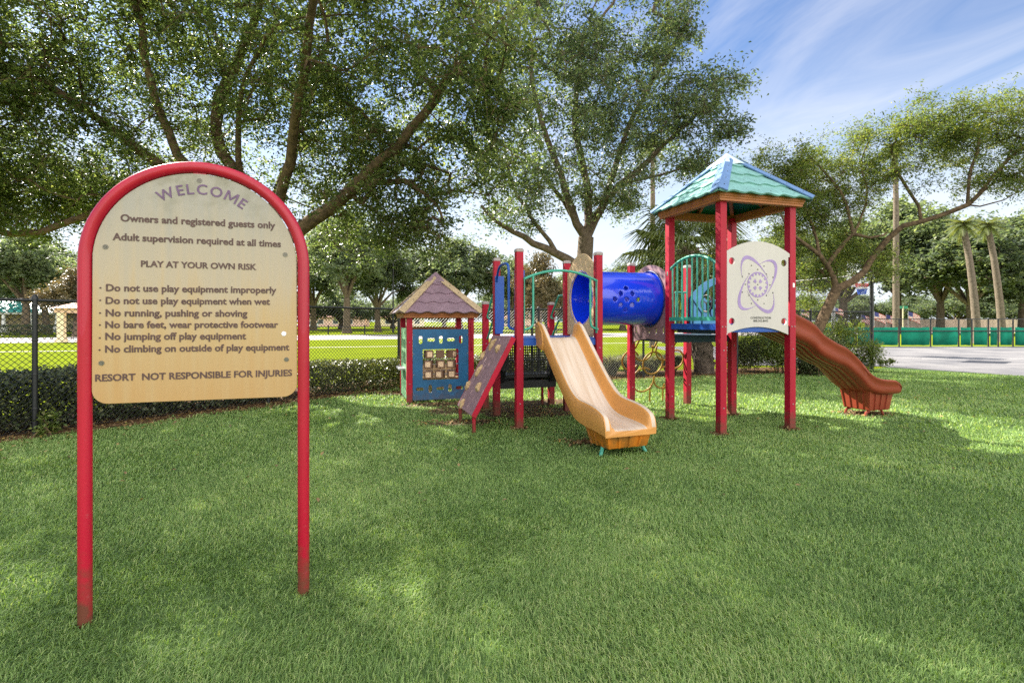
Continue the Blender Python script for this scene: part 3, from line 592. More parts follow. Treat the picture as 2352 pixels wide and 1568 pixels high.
def roof(parent, cx, cy, half, ze, za, mt, mu, mridge, mcap, bits, courses=4, waves=5.5):
    """square pyramid: curved shingle courses, hip strips, cap and beams; sub-parts of one roof"""
    ap = Vector((cx, cy, za)); cs = [Vector((cx + sx * half, cy + sy * half, ze)) for sx, sy in ((-1, -1), (1, -1), (1, 1), (-1, 1))]
    und = MB()
    for i in range(4): und.add([cs[i], cs[(i + 1) % 4], ap], [(0, 1, 2)])
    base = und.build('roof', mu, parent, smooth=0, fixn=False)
    s_ = base.modifiers.new('thickness', 'SOLIDIFY'); s_.thickness = 0.012
    for i in range(4):
        a, b = cs[i], cs[(i + 1) % 4]; n = (b - a).cross(ap - a).normalized(); m = MB(); W_ = (b - a).length; sl = ((a + b) / 2 - ap).length
        for c in range(courses):
            t0 = c / courses - (0.03 if c else 0.035); t1 = min(0.985, (c + 1) / courses + 0.02); nx = 44; rows = [[], [], []]
            for k in range(nx + 1):
                f = k / nx
                x0 = f * W_; ph = (x0 / W_) * waves * 2 * math.pi + (math.pi * (c % 2))
                tt = t0 + 0.028 * (1 if True else 0) * math.sin(ph) / max(0.6, sl)
                def pt(t, lift):
                    half_w = (1 - max(0, t)) if t > 0 else 1 - t
                    xx = (f - 0.5) * W_ * half_w
                    return (a + b) / 2 + (b - a).normalized() * xx + (ap - (a + b) / 2) * t + n * lift
                def pt2(t, lift):   # keeps the wave count by metres along the eave
                    hw = (1 - t) * W_ / 2; xx = (f * 2 - 1) * hw
                    w = 0.023 * math.cos((xx / W_) * waves * 2 * math.pi + (math.pi if c % 2 else 0))
                    t2 = t + w / sl
                    return (a + b) / 2 + (b - a).normalized() * xx + (ap - (a + b) / 2) * t2 + n * lift
                rows[0].append(pt2(t0, 0.012)); rows[1].append(pt2(t0, 0.034 + 0.002 * c)); rows[2].append(pt(t1, 0.012))
            m.loft(rows, closed=False)
            for s in range(2 + (courses - c)):
                f = (s + 0.5) / (2 + courses - c); t = t0 + 0.09; xx = (f - 0.5) * W_ * (1 - t) * 0.85; q = (a + b) / 2 + (b - a).normalized() * xx + (ap - (a + b) / 2) * t + n * 0.024
                m.tube([q, q + n * 0.006], 0.0075, 6, mi=1)
        m.build('shingle_panel', [mt, DARKDOT], base, smooth=50, fixn=False)
    for i in range(4):
        a = cs[i]; d = (ap - a); L = d.length; d.normalize(); m = MB()
        for other in (cs[(i + 1) % 4], cs[(i - 1) % 4]):
            e = (other - a).normalized(); e = (e - d * e.dot(d)).normalized(); n = d.cross(e); n = n if n.z > 0 else -n
            w = 0.125; p0 = a - d * 0.03 + n * 0.052 - e * 0.030; p1 = a + d * (L * 0.93) + n * 0.052 - e * 0.030
            m.add([p0, p0 + e * w, p1 + e * w * 0.85, p1, p0 - n * 0.018, p0 + e * w - n * 0.018, p1 + e * w * 0.85 - n * 0.018, p1 - n * 0.018], [(0, 1, 2, 3), (4, 7, 6, 5), (0, 4, 5, 1), (1, 5, 6, 2), (2, 6, 7, 3)])
            for k in range(5):
                q = p0 + d * (L * (0.12 + 0.19 * k)) + e * w * 0.5 + n * 0.001; m.tube([q, q + n * 0.005], 0.007, 6, mi=1)
        m.build('ridge_cap', [mridge, DARKDOT], base, smooth=30)
    m = MB(); k0 = 0.27; zc = ze + (za - ze) * (1 - k0) + 0.074
    for i in range(4):
        a = Vector((cx, cy, 0)) + (Vector((cs[i].x, cs[i].y, 0)) - Vector((cx, cy, 0))) * k0; b = Vector((cx, cy, 0)) + (Vector((cs[(i + 1) % 4].x, cs[(i + 1) % 4].y, 0)) - Vector((cx, cy, 0))) * k0
        row = []; top = Vector((cx, cy, za + 0.078)); rows = [[], [], []]
        for s in range(13):
            q = a.lerp(b, s / 12); w = 0.014 * math.sin(s / 12 * math.pi * 2 * 1.5 + 1.5); z = zc + w * 0.8
            rows[0].append(Vector((q.x, q.y, z - 0.016))); rows[1].append(Vector((q.x, q.y, z))); rows[2].append(top)
        m.loft(rows, closed=False)
    m.build('apex_cap', mcap, base, smooth=35)
    h2 = half * 0.945; fas = MB()
    for i, (sx, sy) in enumerate(((-1, -1), (1, -1), (1, 1), (-1, 1))):
        nx_, ny_ = [(1, -1), (1, 1), (-1, 1), (-1, -1)][i]
        a = Vector((cx + sx * h2, cy + sy * h2, ze - 0.055)); b = Vector((cx + nx_ * h2, cy + ny_ * h2, ze - 0.055)); d = (b - a).normalized(); inn = Vector((cx, cy, 0)) - Vector(((a + b) / 2).xy.to_3d()); inn.normalize()
        # moulded beam section swept with mitred ends
        prof = [(0.0, 0.058), (0.0, 0.012), (0.012, 0.0), (0.012, -0.018), (0.022, -0.026), (0.022, -0.052), (0.11, -0.052), (0.11, 0.058)]
        rings = []
        for e, sg in ((a, 1), (b, -1)): rings.append([e + inn * p + d * sg * p + Z * q for p, q in prof])
        fas.loft(rings)
    fas.build('eave_beam', BROWN, base, smooth=25)
    r_ = MB()
    for i in range(4): r_.bar(cs[i] + (Vector((cx, cy, ze)) - cs[i]) * 0.12 - Z * 0.03, ap - Z * 0.10, 0.05, 0.07)
    for i in range(4): r_.bar((cs[i] + cs[(i + 1) % 4]) / 2 * 0.9 + Vector((cx, cy, ze)) * 0.1 + Z * 0.02, ap - Z * 0.10, 0.04, 0.06)
    r_.build('rafter', BROWN, base, smooth=0)
    return base
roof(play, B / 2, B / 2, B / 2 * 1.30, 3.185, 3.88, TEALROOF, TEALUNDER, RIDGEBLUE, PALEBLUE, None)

# decks
def deck(x0, y0, x1, y1, z, col, parent, h=0.09, edge=0.0):
    m = MB(); m.box(((x0 + x1) / 2, (y0 + y1) / 2, z - 0.012), (x1 - x0, y1 - y0, 0.024))
    o = m.build('deck', col, parent, smooth=0, bevel=0.004)
    k = MB(); z2 = z - 0.024 - h / 2
    for a, b in (((x0, y0), (x1, y0)), ((x1, y0), (x1, y1)), ((x1, y1), (x0, y1)), ((x0, y1), (x0, y0))):
        k.bar((a[0], a[1], z2), (b[0], b[1], z2), 0.03, h)
    k.bar(((x0 + x1) / 2, y0, z2), ((x0 + x1) / 2, y1, z2), 0.05, h * 0.8)
    k.build('deck_frame', col if edge == 0 else DEEPBLUE, o, smooth=0)
    return o
DK = mat('dark_teal_deck', lin(22, 56, 74), rough=0.6, scale=8)
o = deck(0.03, 0.03, B - 0.03, B - 0.03, 1.465, DEEPBLUE, play, 0.06); 
MB().box((0.0 + 0.1, B / 2, 1.36), (0.05, B - 0.16, 0.06)).build('joist', DK, o, smooth=0)
o = deck(0.03, B + 0.03, B - 0.03, 2 * B - 0.03, 1.285, DK, play, 0.085)
o = deck(L1 + 0.05, B + 0.0, L0 - 0.05, 2 * B - 0.02, 1.27, DEEPBLUE, play, 0.085)
MB().box((B / 2, -0.005, 1.405), (B - 0.11, 0.03, 0.10)).build('kick_board', DEEPBLUE, play, smooth=0, bevel=0.004)
MB().box((-0.005, B / 2, 1.425), (0.03, B - 0.11, 0.085)).build('kick_board', DEEPBLUE, play, smooth=0, bevel=0.004)

# cream panel with the atom and gear (front of the tower)
x0, x1 = 0.055, B - 0.055
out = [(x1 - 0.02, 2.38), (x1 - 0.02, 1.315)] + arc(x1 - 0.02, 1.315, x0, 1.335, 0.10)[1:] + arc(x0, 2.43, x1 + 0.008, 2.43, 0.15) + [(x1 + 0.008, 2.385)]
h = [circ(0.135, 2.30, 0.046, 20), circ(B - 0.15, 2.30, 0.046, 20), circ(0.135, 1.50, 0.046, 20), circ(B - 0.15, 1.50, 0.046, 20)]
pan = MB().mesh(flat([out] + h, 0.02, 0.003), frame((0, -0.035, 0), (1, 0, 0))).build('activity_panel', BEIGE, play, smooth=30)
gx, gz, yf = 0.555, 1.995, -0.0462
eng = MB(); Mf = frame((gx, yf, gz), (1, 0, 0))
eng.mesh(flat([circ(0, 0, 0.172, 40), circ(0, 0, 0.158, 40)], 0.003), Mf)
for k in range(16):
    a = 2 * math.pi * (k + 0.5) / 16; q = [(0.160 * math.cos(a - 0.12), 0.160 * math.sin(a - 0.12)), (0.160 * math.cos(a + 0.12), 0.160 * math.sin(a + 0.12)), (0.132 * math.cos(a + 0.08), 0.132 * math.sin(a + 0.08)), (0.132 * math.cos(a - 0.08), 0.132 * math.sin(a - 0.08))]
    eng.mesh(flat([q], 0.003), Mf)
for k in range(4):
    a = math.pi / 4 + k * math.pi / 2; q = []
    for rr, da in ((0.042, -0.36), (0.042, 0.36), (0.088, 0.30), (0.088, -0.30)): q.append((rr * math.cos(a + da), rr * math.sin(a + da)))
    eng.mesh(flat([q], 0.003), Mf)
def crescent(cx, cz, ra, rb, tilt, a0, a1, wmax):
    n = 30; inn = []; ou = []
    for k in range(n + 1):
        f = k / n; a = math.radians(a0 + (a1 - a0) * f); w = wmax * max(0.0, math.sin(math.pi * f)) ** 1.6 + 0.002
        for lst, rr in ((ou, 1), (inn, 0)):
            x, y = (ra - (0 if rr else w)) * math.cos(a), (rb - (0 if rr else w)) * math.sin(a); c, s = math.cos(tilt), math.sin(tilt); lst.append((cx + x * c - y * s, cz + x * s + y * c))
    return ou + inn[::-1]
for tl in (math.radians(47), math.radians(121)):
    for c0 in (0, 180): eng.mesh(flat([crescent(0, 0, 0.435, 0.195, tl, c0 - 92, c0 + 62, 0.048)], 0.003), Mf)
eng.build('engraving', LILAC, pan, smooth=0)
dots = MB()
for rr, n, ph in ((0.205, 8, 0), (0.275, 8, 22.5)):
    for k in range(n): a = math.radians(360 * k / n + ph); dots.mesh(flat([circ(rr * math.cos(a), rr * math.sin(a), 0.0085, 10)], 0.004), Mf)
dots.mesh(flat([circ(0, 0, 0.0085, 10)], 0.004), Mf)
for body, z in (("CONSTRUCTION", 1.535), ("800.342.8442", 1.494)):
    me = text_mesh(body, 0.040, 0.003, 0.0005, 1.12); xs_ = [v.co.x for v in me.vertices]; dots.mesh(me, frame((gx + 0.05 - (max(xs_) + min(xs_)) / 2, yf, z), (1, 0, 0)))
dots.build('lettering', DARKDOT, pan, smooth=0)

# teal barred railing on the tower's left side (plane x = 0)
rail = MB(); top = [(-0.02, y, z) for y, z in arc(0.06, 2.28, B - 0.02, 2.28, 0.155, 20)]
rail.tube(top, 0.021, 10); rail.tube([(-0.02, B - 0.02, 2.28), (-0.04, B - 0.01, 2.25), (-0.04, B - 0.01, 2.20)], 0.016, 8)
rail.box((-0.03, B / 2 - 0.02, 1.535), (0.035, B - 0.06, 0.055))
for k in range(9):
    y = 0.12 + (B - 0.22) * k / 8; t = (y - 0.06) / (B - 0.08); rail.tube([(-0.02, y, 1.55), (-0.02, y, 2.28 + 0.155 * 4 * t * (1 - t))], 0.0125, 8)
rail.build('barred_railing', TEAL, play, smooth=50)

# tunnel with round bubble holes, and the two boards it passes through
def side_board(x, y0, y1, col, zc, z0, shoulder, sag, slots, bsag, name):
    ym = (y0 + y1) / 2
    o = [(y0, z0)] + arc(y0, z0, y1, z0, bsag, 12)[1:] + [(y1, shoulder)] + arc(y1, shoulder, y0, shoulder, sag, 18)[1:]
    m = MB().mesh(flat([o, circ(ym, zc, 0.405, 40)] + slots, 0.022, 0.003), frame((x, 0, 0), (0, 1, 0)))
    return m.build(name, col, play, smooth=30)
zc = 1.865; ym = 1.5 * B
sl = [slot(ym + dy_, z, 0.032, 0.085) for dy_, z in ((-0.33, 2.30), (-0.18, 2.41), (0, 2.47), (0.18, 2.41), (0.33, 2.30))] + [slot(ym + dy_, z, 0.034, 0.07) for dy_, z in ((-0.40, 1.41), (0.40, 1.41))]
side_board(L0, B + 0.055, 2 * B - 0.055, TAN, zc, 1.29, 2.28, 0.28, sl, 0.0, 'tunnel_board')
sl = [slot(ym + dy_, 1.305 + abs(dy_) * 0.12, 0.04, 0.085 + 0.10 * abs(dy_)) for dy_ in (-0.40, -0.2, 0, 0.2, 0.40)]
side_board(0.0, B + 0.055, 2 * B - 0.055, PURPLE, zc, 1.135, 2.22, 0.20, sl, 0.075, 'tunnel_board')
nr, nl, R0 = 160, 110, 0.425; bubbles = []
xa, xb = L0 - 0.012, 0.012; xm = (xa + xb) / 2
angs = math.pi  # holes centred on the side that faces the front (-y) and the back (+y)
for side in (-1, 1):
    for i_, j_ in ((0, 2), (-1, 1), (1, 1), (-2, 0), (0, 0), (2, 0), (-1, -1), (1, -1), (0, -2)): bubbles.append((-0.66 + 0.10 * i_, side, -0.03 + 0.088 * j_))
tm = MB(); vs = []; keep = []
for i in range(nl + 1):
    x = xa + (xb - xa) * i / nl
    fl = max(0.0, 1 - (nl - i) / 4.0); r = R0 + 0.035 * fl * fl
    for k in range(nr): a = 2 * math.pi * k / nr; vs.append((x, ym + r * math.cos(a), zc + r * math.sin(a)))
fs = []
for i in range(nl):
    x = xa + (xb - xa) * (i + 0.5) / nl
    for k in range(nr):
        a = 2 * math.pi * (k + 0.5) / nr; s = 1 if math.cos(a) > 0 else -1; v = math.asin(max(-1, min(1, math.sin(a)))) * R0
        if any(bs == s and (x - bx) ** 2 + (v - bv) ** 2 < 0.036 ** 2 for bx, bs, bv in bubbles): continue
        fs.append((i * nr + k, i * nr + (k + 1) % nr, (i + 1) * nr + (k + 1) % nr, (i + 1) * nr + k))
tm.add(vs, fs); tun = tm.build('tunnel', TUNNEL, play, smooth=60); s_ = tun.modifiers.new('thickness', 'SOLIDIFY'); s_.thickness = 0.012; s_.offset = -1
for x in (xb - 0.03, ): MB().tube([(x, ym + (R0 + 0.028) * math.cos(2 * math.pi * k / 48), zc + (R0 + 0.028) * math.sin(2 * math.pi * k / 48)) for k in range(48)], 0.014, 8, closed=True).build('tunnel_flange', mat('dark_blue_flange', lin(8, 34, 110), rough=0.35), tun, smooth=60)

# slides: a path of (run, bed height), a channel section swept along it
def slide(name, o, d, prof_fn, path, mats, label, hw=0.335):
    """o start point, d run direction; prof_fn(t) -> section points (across, up) and their material"""
    w = Vector((-d.y, d.x, 0)); w = -w; root_rings = []; n = len(path); mis = None
    for i, (r, z) in enumerate(path):
        sec, mis = prof_fn(i / (n - 1), r); root_rings.append([Vector(o) + d * (r + dr) + w * a + Z * (z + u) for a, u, dr in sec])
    m = MB(); m.loft(root_rings, mis=mis); ob = m.build(name, mats, play, smooth=50); ob['label'] = label; return ob
def spline2(pts, n=10):
    return [(p.x, p.y) for p in smooth_path([Vector((a, b, 0)) for a, b in pts], n)]
def sec_yellow(t, r):
    wh = 0.205 if t < 0.72 else 0.205 * max(0.0, math.cos((t - 0.72) / 0.28 * math.pi / 2)) ** 0.5 + 0.004
    if t < 0.05: wh = 0.205
    fl = 0.0; e = 0.335 + fl; c = max(0.012, wh)
    L = [(-e + 0.006, -0.065, 0), (-e, 0.0, 0), (-e, c * 0.86, 0), (-e + 0.012, c * 0.97, 0), (-e + 0.034, c, 0), (-e + 0.060, c * 0.95, 0), (-e + 0.078, c * 0.78, 0), (-e + 0.098, c * 0.22, 0), (-e + 0.125, 0.012 * min(1, c * 6), 0), (-e + 0.17, 0.0, 0)]
    Rr = [(-a, u, dr) for a, u, dr in reversed(L)]; s = L + [(0, -0.004, 0)] + Rr
    mi = [0, 0, 0, 1, 1, 0, 0, 0, 1, 1, 1, 1, 0, 0, 0, 1, 1, 0, 0, 0, 0]
    return s, mi
dY = Vector((0.072, -1, 0)).normalized(); S0 = (L0 + (L1 - L0) / 2 - 0.025, B - 0.03, 0); pathY = spline2([(-0.03, 1.275), (0.06, 1.272), (0.14, 1.235), (0.30, 1.08), (0.55, 0.835), (0.80, 0.60), (0.98, 0.455), (1.12, 0.385), (1.30, 0.352), (1.55, 0.335), (1.72, 0.318), (1.78, 0.300)], 7)
ys = slide('slide', S0, dY, sec_yellow, pathY, [YEL, BED], 'straight yellow slide with a worn pale bed')
cxs = (L0 + L1) / 2
# entry shoulders
sh = MB()
for s in (-1, 1):
    x = S0[0] + s * 0.312; pr = [(0.06, 1.17), (0.06, 1.475), (-0.02, 1.495), (-0.10, 1.455), (-0.20, 1.36), (-0.24, 1.20), (-0.20, 1.10), (-0.05, 1.14)]
    sh.mesh(flat([pr], 0.045, 0.012), frame((x, B - 0.02, 0), (0, 1, 0)))
build_each(sh, 'entry_shoulder', YEL, ys, smooth=40)
def plinth(parent, o, d, run0, run1, hw, z1, z0, mt, ribs):
    w = Vector((d.y, -d.x, 0)); pts = []
    def edge(a, b, n):
        a = Vector(a); b = Vector(b); e = (b - a).normalized(); nn = Vector((e.y, -e.x)); L = (b - a).length; q = []
        for k in range(n):
            f0, f1 = k / n, (k + 1) / n
            for f, dd in ((f0 + 0.03 / n, 0), (f0 + 0.72 / n, 0), (f0 + 0.76 / n, 0.016), (f0 + 0.95 / n, 0.016), (f0 + 0.99 / n, 0)): q.append(a + (b - a) * f + nn * dd)
        return q
    rect = [(run0, -hw), (run1, -hw), (run1, hw), (run0, hw)]; loop = edge(rect[0], rect[1], ribs[0]) + edge(rect[1], rect[2], ribs[1]) + edge(rect[2], rect[3], ribs[0]) + edge(rect[3], rect[0], ribs[1])
    cx_ = (run0 + run1) / 2; rings = []
    for z, k in ((z1, 1.0), (z1 * 0.5 + z0 * 0.5, 0.92), (z0 + 0.012, 0.85), (z0, 0.82)): rings.append([Vector(o) + d * (cx_ + (p.x - cx_) * k) + w * (p.y * k) + Z * z for p in loop])
    m = MB(); m.loft(rings); return m.build('exit_base', mt, parent, smooth=25)
pl = plinth(ys, S0, dY, 1.30, 1.735, 0.30, 0.285, 0.09, PLINTH, (3, 4))
ft = [(S0[0] + dY.x * 1.6 - 0.25, B - 0.03 - 1.60), (S0[0] + dY.x * 1.6 + 0.25, B - 0.03 - 1.60)]
for i, (x, y) in enumerate(ft):
    s = -1 if i == 0 else 1; MB().tube([(x - s * 0.08, y + 0.05, 0.14), (x, y, 0.09), (x + s * 0.05, y - 0.03, -0.03)], 0.021, 10).build('foot', TEAL, ys)
# rust red wave slide on the right
def sec_red(t, r):
    wh = (0.235 - 0.115 * t) * (1 if t < 0.90 else max(0.0, math.cos((t - 0.90) / 0.10 * math.pi / 2)) ** 0.6) + 0.005
    e = 0.34; c = wh; dp = 0.13 - 0.05 * t
    L = [(-0.02, -dp - 0.02, 0), (-0.03, -dp - 0.036, 0), (-0.09, -dp - 0.036, 0), (-0.10, -dp - 0.018, 0), (-0.14, -dp - 0.018, 0), (-0.15, -dp - 0.034, 0), (-0.20, -dp - 0.034, 0), (-0.21, -dp - 0.014, 0), (-0.24, -dp - 0.012, 0), (-0.285, -dp, 0), (-0.325, -dp * 0.72, 0), (-e + 0.006, -dp * 0.3, 0), (-e + 0.004, 0.02, 0), (-e + 0.002, c * 0.62, 0), (-e - 0.010, c * 0.70, 0), (-e - 0.010, c * 0.93, 0), (-e + 0.008, c, 0), (-e + 0.038, c * 0.98, 0), (-e + 0.060, c * 0.8, 0), (-e + 0.085, c * 0.25, 0), (-e + 0.12, 0.01, 0), (-0.15, 0, 0)]
    Rr = [(-a, u, dr) for a, u, dr in reversed(L)]; s = L + [(0, -0.006, 0)] + Rr; return s, [0] * len(s)
rim = [(-0.05, 1.735), (0.10, 1.715), (0.386, 1.585), (0.664, 1.463), (0.862, 1.300), (1.122, 1.167), (1.342, 1.073), (1.594, 0.878), (1.803, 0.690), (2.02, 0.602), (2.30, 0.572), (2.44, 0.560)]
pathR = spline2([(a, b - 0.235 + 0.115 * i / (len(rim) - 1)) for i, (a, b) in enumerate(rim)], 7)
rs = slide('slide', (B + 0.02, B / 2, 0), Vector((1, 0, 0)), sec_red, pathR, [ORANGE], 'rust red wavy slide')
plinth(rs, (B + 0.02, B / 2, 0), Vector((1, 0, 0)), 1.86, 2.38, 0.25, 0.41, 0.10, ORANGE, (4, 4))
for y in (-0.17, 0.17):
    MB().tube(smooth_path([(B + 2.0, B / 2 + y * 0.6, 0.14), (B + 1.98, B / 2 + y, 0.085), (B + 1.92, B / 2 + y, 0.06), (B + 1.90, B / 2 + y * 1.05, -0.05)], 4), 0.02, 8).build('foot', ORANGE, rs)
MB().tube([(B + 2.25, B / 2 - 0.15, 0.12), (B + 2.33, B / 2 - 0.16, -0.05)], 0.018, 8).build('foot', ORANGE, rs)

# teal arch and grab bars over the yellow slide
ar = MB(); y = B - 0.055
ar.tube([(x, y, z) for x, z in arc(L1 + 0.05, 2.085, L0 - 0.045, 2.085, 0.135, 22)], 0.0185, 10)
for s, xp in ((1, L1), (-1, L0)):
    x = xp + s * (0.19 if s > 0 else 0.15); t = abs((x - L1 - 0.05) / 1.1); ztop = 2.085 + 0.135 * 4 * t * (1 - t)
    ar.tube(smooth_path([(x, y, ztop), (x, y, 1.75), (x, y, 1.50), (x - s * 0.03, y, 1.42), (x - s * 0.12, y, 1.385)], 5), 0.0165, 10)
    ar.box((xp + s * 0.056, y, 1.72), (0.008, 0.05, 0.78))
ar.build('grab_arch', TEAL, play, smooth=50)
# blue grab boards on the climbing wall side
bl = MB(); x = L1 - 0.0
for yy in (2 * B - 0.068, B + 0.068): bl.mesh(flat([[(-0.055, 1.30), (0.075, 1.30), (0.075, 1.36), (0.095, 1.40), (0.095, 2.22), (-0.055, 2.22)]], 0.03, 0.006), frame((x + 0.01, yy, 0), (1, 0, 0)))
pts = smooth_path([(x - 0.02, 2 * B - 0.08, 2.13), (x - 0.03, 2 * B - 0.14, 2.20), (x - 0.05, 2 * B - 0.36, 2.34), (x - 0.05, B + 0.45, 2.35), (x - 0.05, B + 0.34, 2.28), (x - 0.05, B + 0.32, 2.10), (x - 0.05, B + 0.32, 1.55), (x - 0.05, B + 0.30, 1.42), (x - 0.02, B + 0.07, 1.38)], 5)
bl.tube(pts, 0.019, 10); bl.build('grab_board', DEEPBLUE, play, smooth=40)

# climbing wall with hand holds
cw0, cw1 = 1.06, 1.985
ptop = Vector((L1 - 0.13, 0, 1.285)); pbot = Vector((L1 - 0.69, 0, 0.235)); dn = (pbot - ptop).normalized(); nrm = Vector((dn.z, 0, -dn.x)); nrm = nrm if nrm.z > 0 else -nrm
yc = (cw0 + cw1) / 2; L_ = (pbot - ptop).length
cl = MB().box(ptop + dn * L_ / 2 + Vector((0, yc, 0)), (L_, cw1 - cw0, 0.03), dn, (0, 1, 0)).build('climbing_wall', PURPLE, play, smooth=0, bevel=0.004)
e = MB()
for yy in (cw0 - 0.012, cw1 + 0.012):
    e.box(ptop + dn * L_ / 2 + Vector((0, yy, 0)) - nrm * 0.022, (L_ + 0.01, 0.024, 0.07), dn, (0, 1, 0))
build_each(e, 'side_rail', RED, cl, smooth=0, bevel=0.004)
for i, yy in enumerate((cw0 + 0.02, cw1 - 0.02)): MB().tube([pbot + Vector((0.03, yy, 0)) + Z * 0.02, pbot + Vector((0.03, yy, 0)) - Z * 0.32], 0.026, 10).build('leg', RED, cl)
MB().tube([ptop + Vector((0, yc, -0.02)), ptop + Vector((0.12, yc, -0.02))], 0.02, 8).build('hinge', RED, cl)
hr = np.random.default_rng(3)
def hold(u, v, rx, ry, rot, seed):
    """u down the wall 0..1, v across 0 = near edge .. 1"""
    bm = bmesh.new(); bmesh.ops.create_icosphere(bm, subdivisions=3, radius=1.0); r = np.random.default_rng(seed); ph = r.uniform(0, 6, 6)
    for w in bm.verts:
        p = w.co; k = 1 + 0.16 * math.sin(3 * p.x + ph[0]) * math.sin(3.3 * p.y + ph[1]) + 0.10 * math.sin(7 * p.x + ph[2] + 3 * p.z) + 0.08 * math.sin(9 * p.y + ph[3])
        w.co = Vector((p.x * rx * k, p.y * ry * k, max(-0.1, p.z) * 0.05 * k))
    me = bpy.data.meshes.new('hold'); bm.to_mesh(me); bm.free()
    c = ptop + dn * (u * L_) + Vector((0, cw0 + (cw1 - cw0) * v, 0)) + nrm * 0.012; ca, sa = math.cos(rot), math.sin(rot); e1 = dn * ca + Vector((0, 1, 0)) * sa; e2 = nrm.cross(e1)
    M = Matrix((e1, e2, nrm)).transposed().to_4x4(); M.translation = c; MB().mesh(me, M).build('hand_hold', STONE, cl, smooth=60)
for i, a in enumerate(((0.13, 0.72, 0.10, 0.042, 0.25), (0.17, 0.32, 0.075, 0.05, -0.5), (0.30, 0.95, 0.075, 0.05, -0.4), (0.50, 0.72, 0.10, 0.042, 0.2), (0.68, 0.30, 0.08, 0.06, -0.5), (0.72, 0.93, 0.075, 0.058, -0.4), (0.95, 0.72, 0.08, 0.052, -0.3))): hold(*a, 20 + i)

# black perforated steps behind the left deck
def perforated(w, h, nx, ny, frac=0.56):
    m = MB(); cw, ch = w / nx, h / ny
    for i in range(nx):
        for j in range(ny):
            x, y = i * cw, j * ch; hw, hh = cw * frac / 2, ch * frac / 2; cx_, cy_ = x + cw / 2, y + ch / 2
            o = [(x, y), (x + cw, y), (x + cw, y + ch), (x, y + ch)]; q = [(cx_ - hw, cy_ - hh), (cx_ + hw, cy_ - hh), (cx_ + hw, cy_ + hh), (cx_ - hw, cy_ + hh)]
            m.add([(a, b, 0) for a, b in o + q], [(0, 1, 5, 4), (1, 2, 6, 5), (2, 3, 7, 6), (3, 0, 4, 7)])
    me = bpy.data.meshes.new('perforated'); me.from_pydata(m.v, [], m.f); return me
steps = MB(); xl, xr = L1 + 0.10, L0 - 0.10; wS = xr - xl; yb = 2 * B
for z0, z1, y, inset in ((0.86, 1.16, yb + 0.06, 0.0), (0.60, 0.85, yb + 0.30, 0.05)):
    steps.mesh(perforated(wS - 0.24 - 2 * inset, z1 - z0, 24, 7 if z1 - z0 > 0.27 else 6), frame((xl + 0.12 + inset, y, z0), (1, 0, 0)))
for z, y, d_, inset in ((0.855, yb + 0.18, 0.26, 0), (0.595, yb + 0.55, 0.50, -0.04)):
    steps.mesh(perforated(wS - 0.1 - 2 * inset, d_, 24, 6), frame((xl + 0.05 + inset, y - d_ / 2, z), (1, 0, 0), (0, 1, 0)))
st = steps.build('step_unit', BLACKV, play, smooth=0, fixn=False); s_ = st.modifiers.new('thickness', 'SOLIDIFY'); s_.thickness = 0.012; s_.offset = 0
ck = MB()
for x in (xl + 0.06, xr - 0.06):
    ck.mesh(flat([[(yb + 0.02, 0.70), (yb + 0.02, 1.17), (yb + 0.10, 1.17), (yb + 0.16, 0.87), (yb + 0.34, 0.87), (yb + 0.40, 0.60), (yb + 0.8, 0.60), (yb + 0.8, 0.48), (yb + 0.26, 0.48), (yb + 0.14, 0.70)]], 0.11, 0.012), frame((x, 0, 0), (0, 1, 0)))
ck.box(((xl + xr) / 2, yb + 0.29, 0.575), (wS + 0.1, 0.03, 0.045)); ck.box(((xl + xr) / 2, yb + 0.30, 0.44), (wS + 0.06, 0.02, 0.13)); ck.box(((xl + xr) / 2, yb + 0.82, 0.50), (wS + 0.12, 0.03, 0.2))
ck.box((xr + 0.02, yb + 0.56, 0.50), (0.03, 0.52, 0.17)); ck.box((xl - 0.02, yb + 0.56, 0.50), (0.03, 0.52, 0.17))
ck.build('step_cheek', BLACKV, st, smooth=30)
for x in (xl + 0.12, xr - 0.05): MB().tube([(x, yb + 0.75, 0.5), (x, yb + 0.75, -0.1)], 0.026, 8).build('leg', RED, st)
for x, s in ((L0 - 0.02, -1), (L1 + 0.02, 1)):
    hb = MB(); a = x; hb.tube(smooth_path([(a, yb + 0.06, 1.94), (a, yb + 0.24, 1.94), (a, yb + 0.33, 1.90), (a, yb + 0.62, 1.62), (a, yb + 0.63, 1.57), (a, yb + 0.56, 1.555), (a, yb + 0.45, 1.555)][:6] + [(a, yb + 0.42, 1.555), (a, yb + 0.66, 1.56)][:0], 5), 0.0175, 8)
    hb.tube(smooth_path([(a, yb + 0.06, 1.52), (a, yb + 0.24, 1.52), (a, yb + 0.33, 1.48), (a, yb + 0.56, 1.27), (a, yb + 0.66, 1.20)], 5), 0.0175, 8)
    hb.box((a, yb + 0.06, 1.73), (0.05, 0.01, 0.66)); hb.tube([(a, yb + 0.62, 1.60), (a, yb + 0.66, 1.60)], 0.0175, 8)
    hb.build('handrail', TEAL, play, smooth=50)

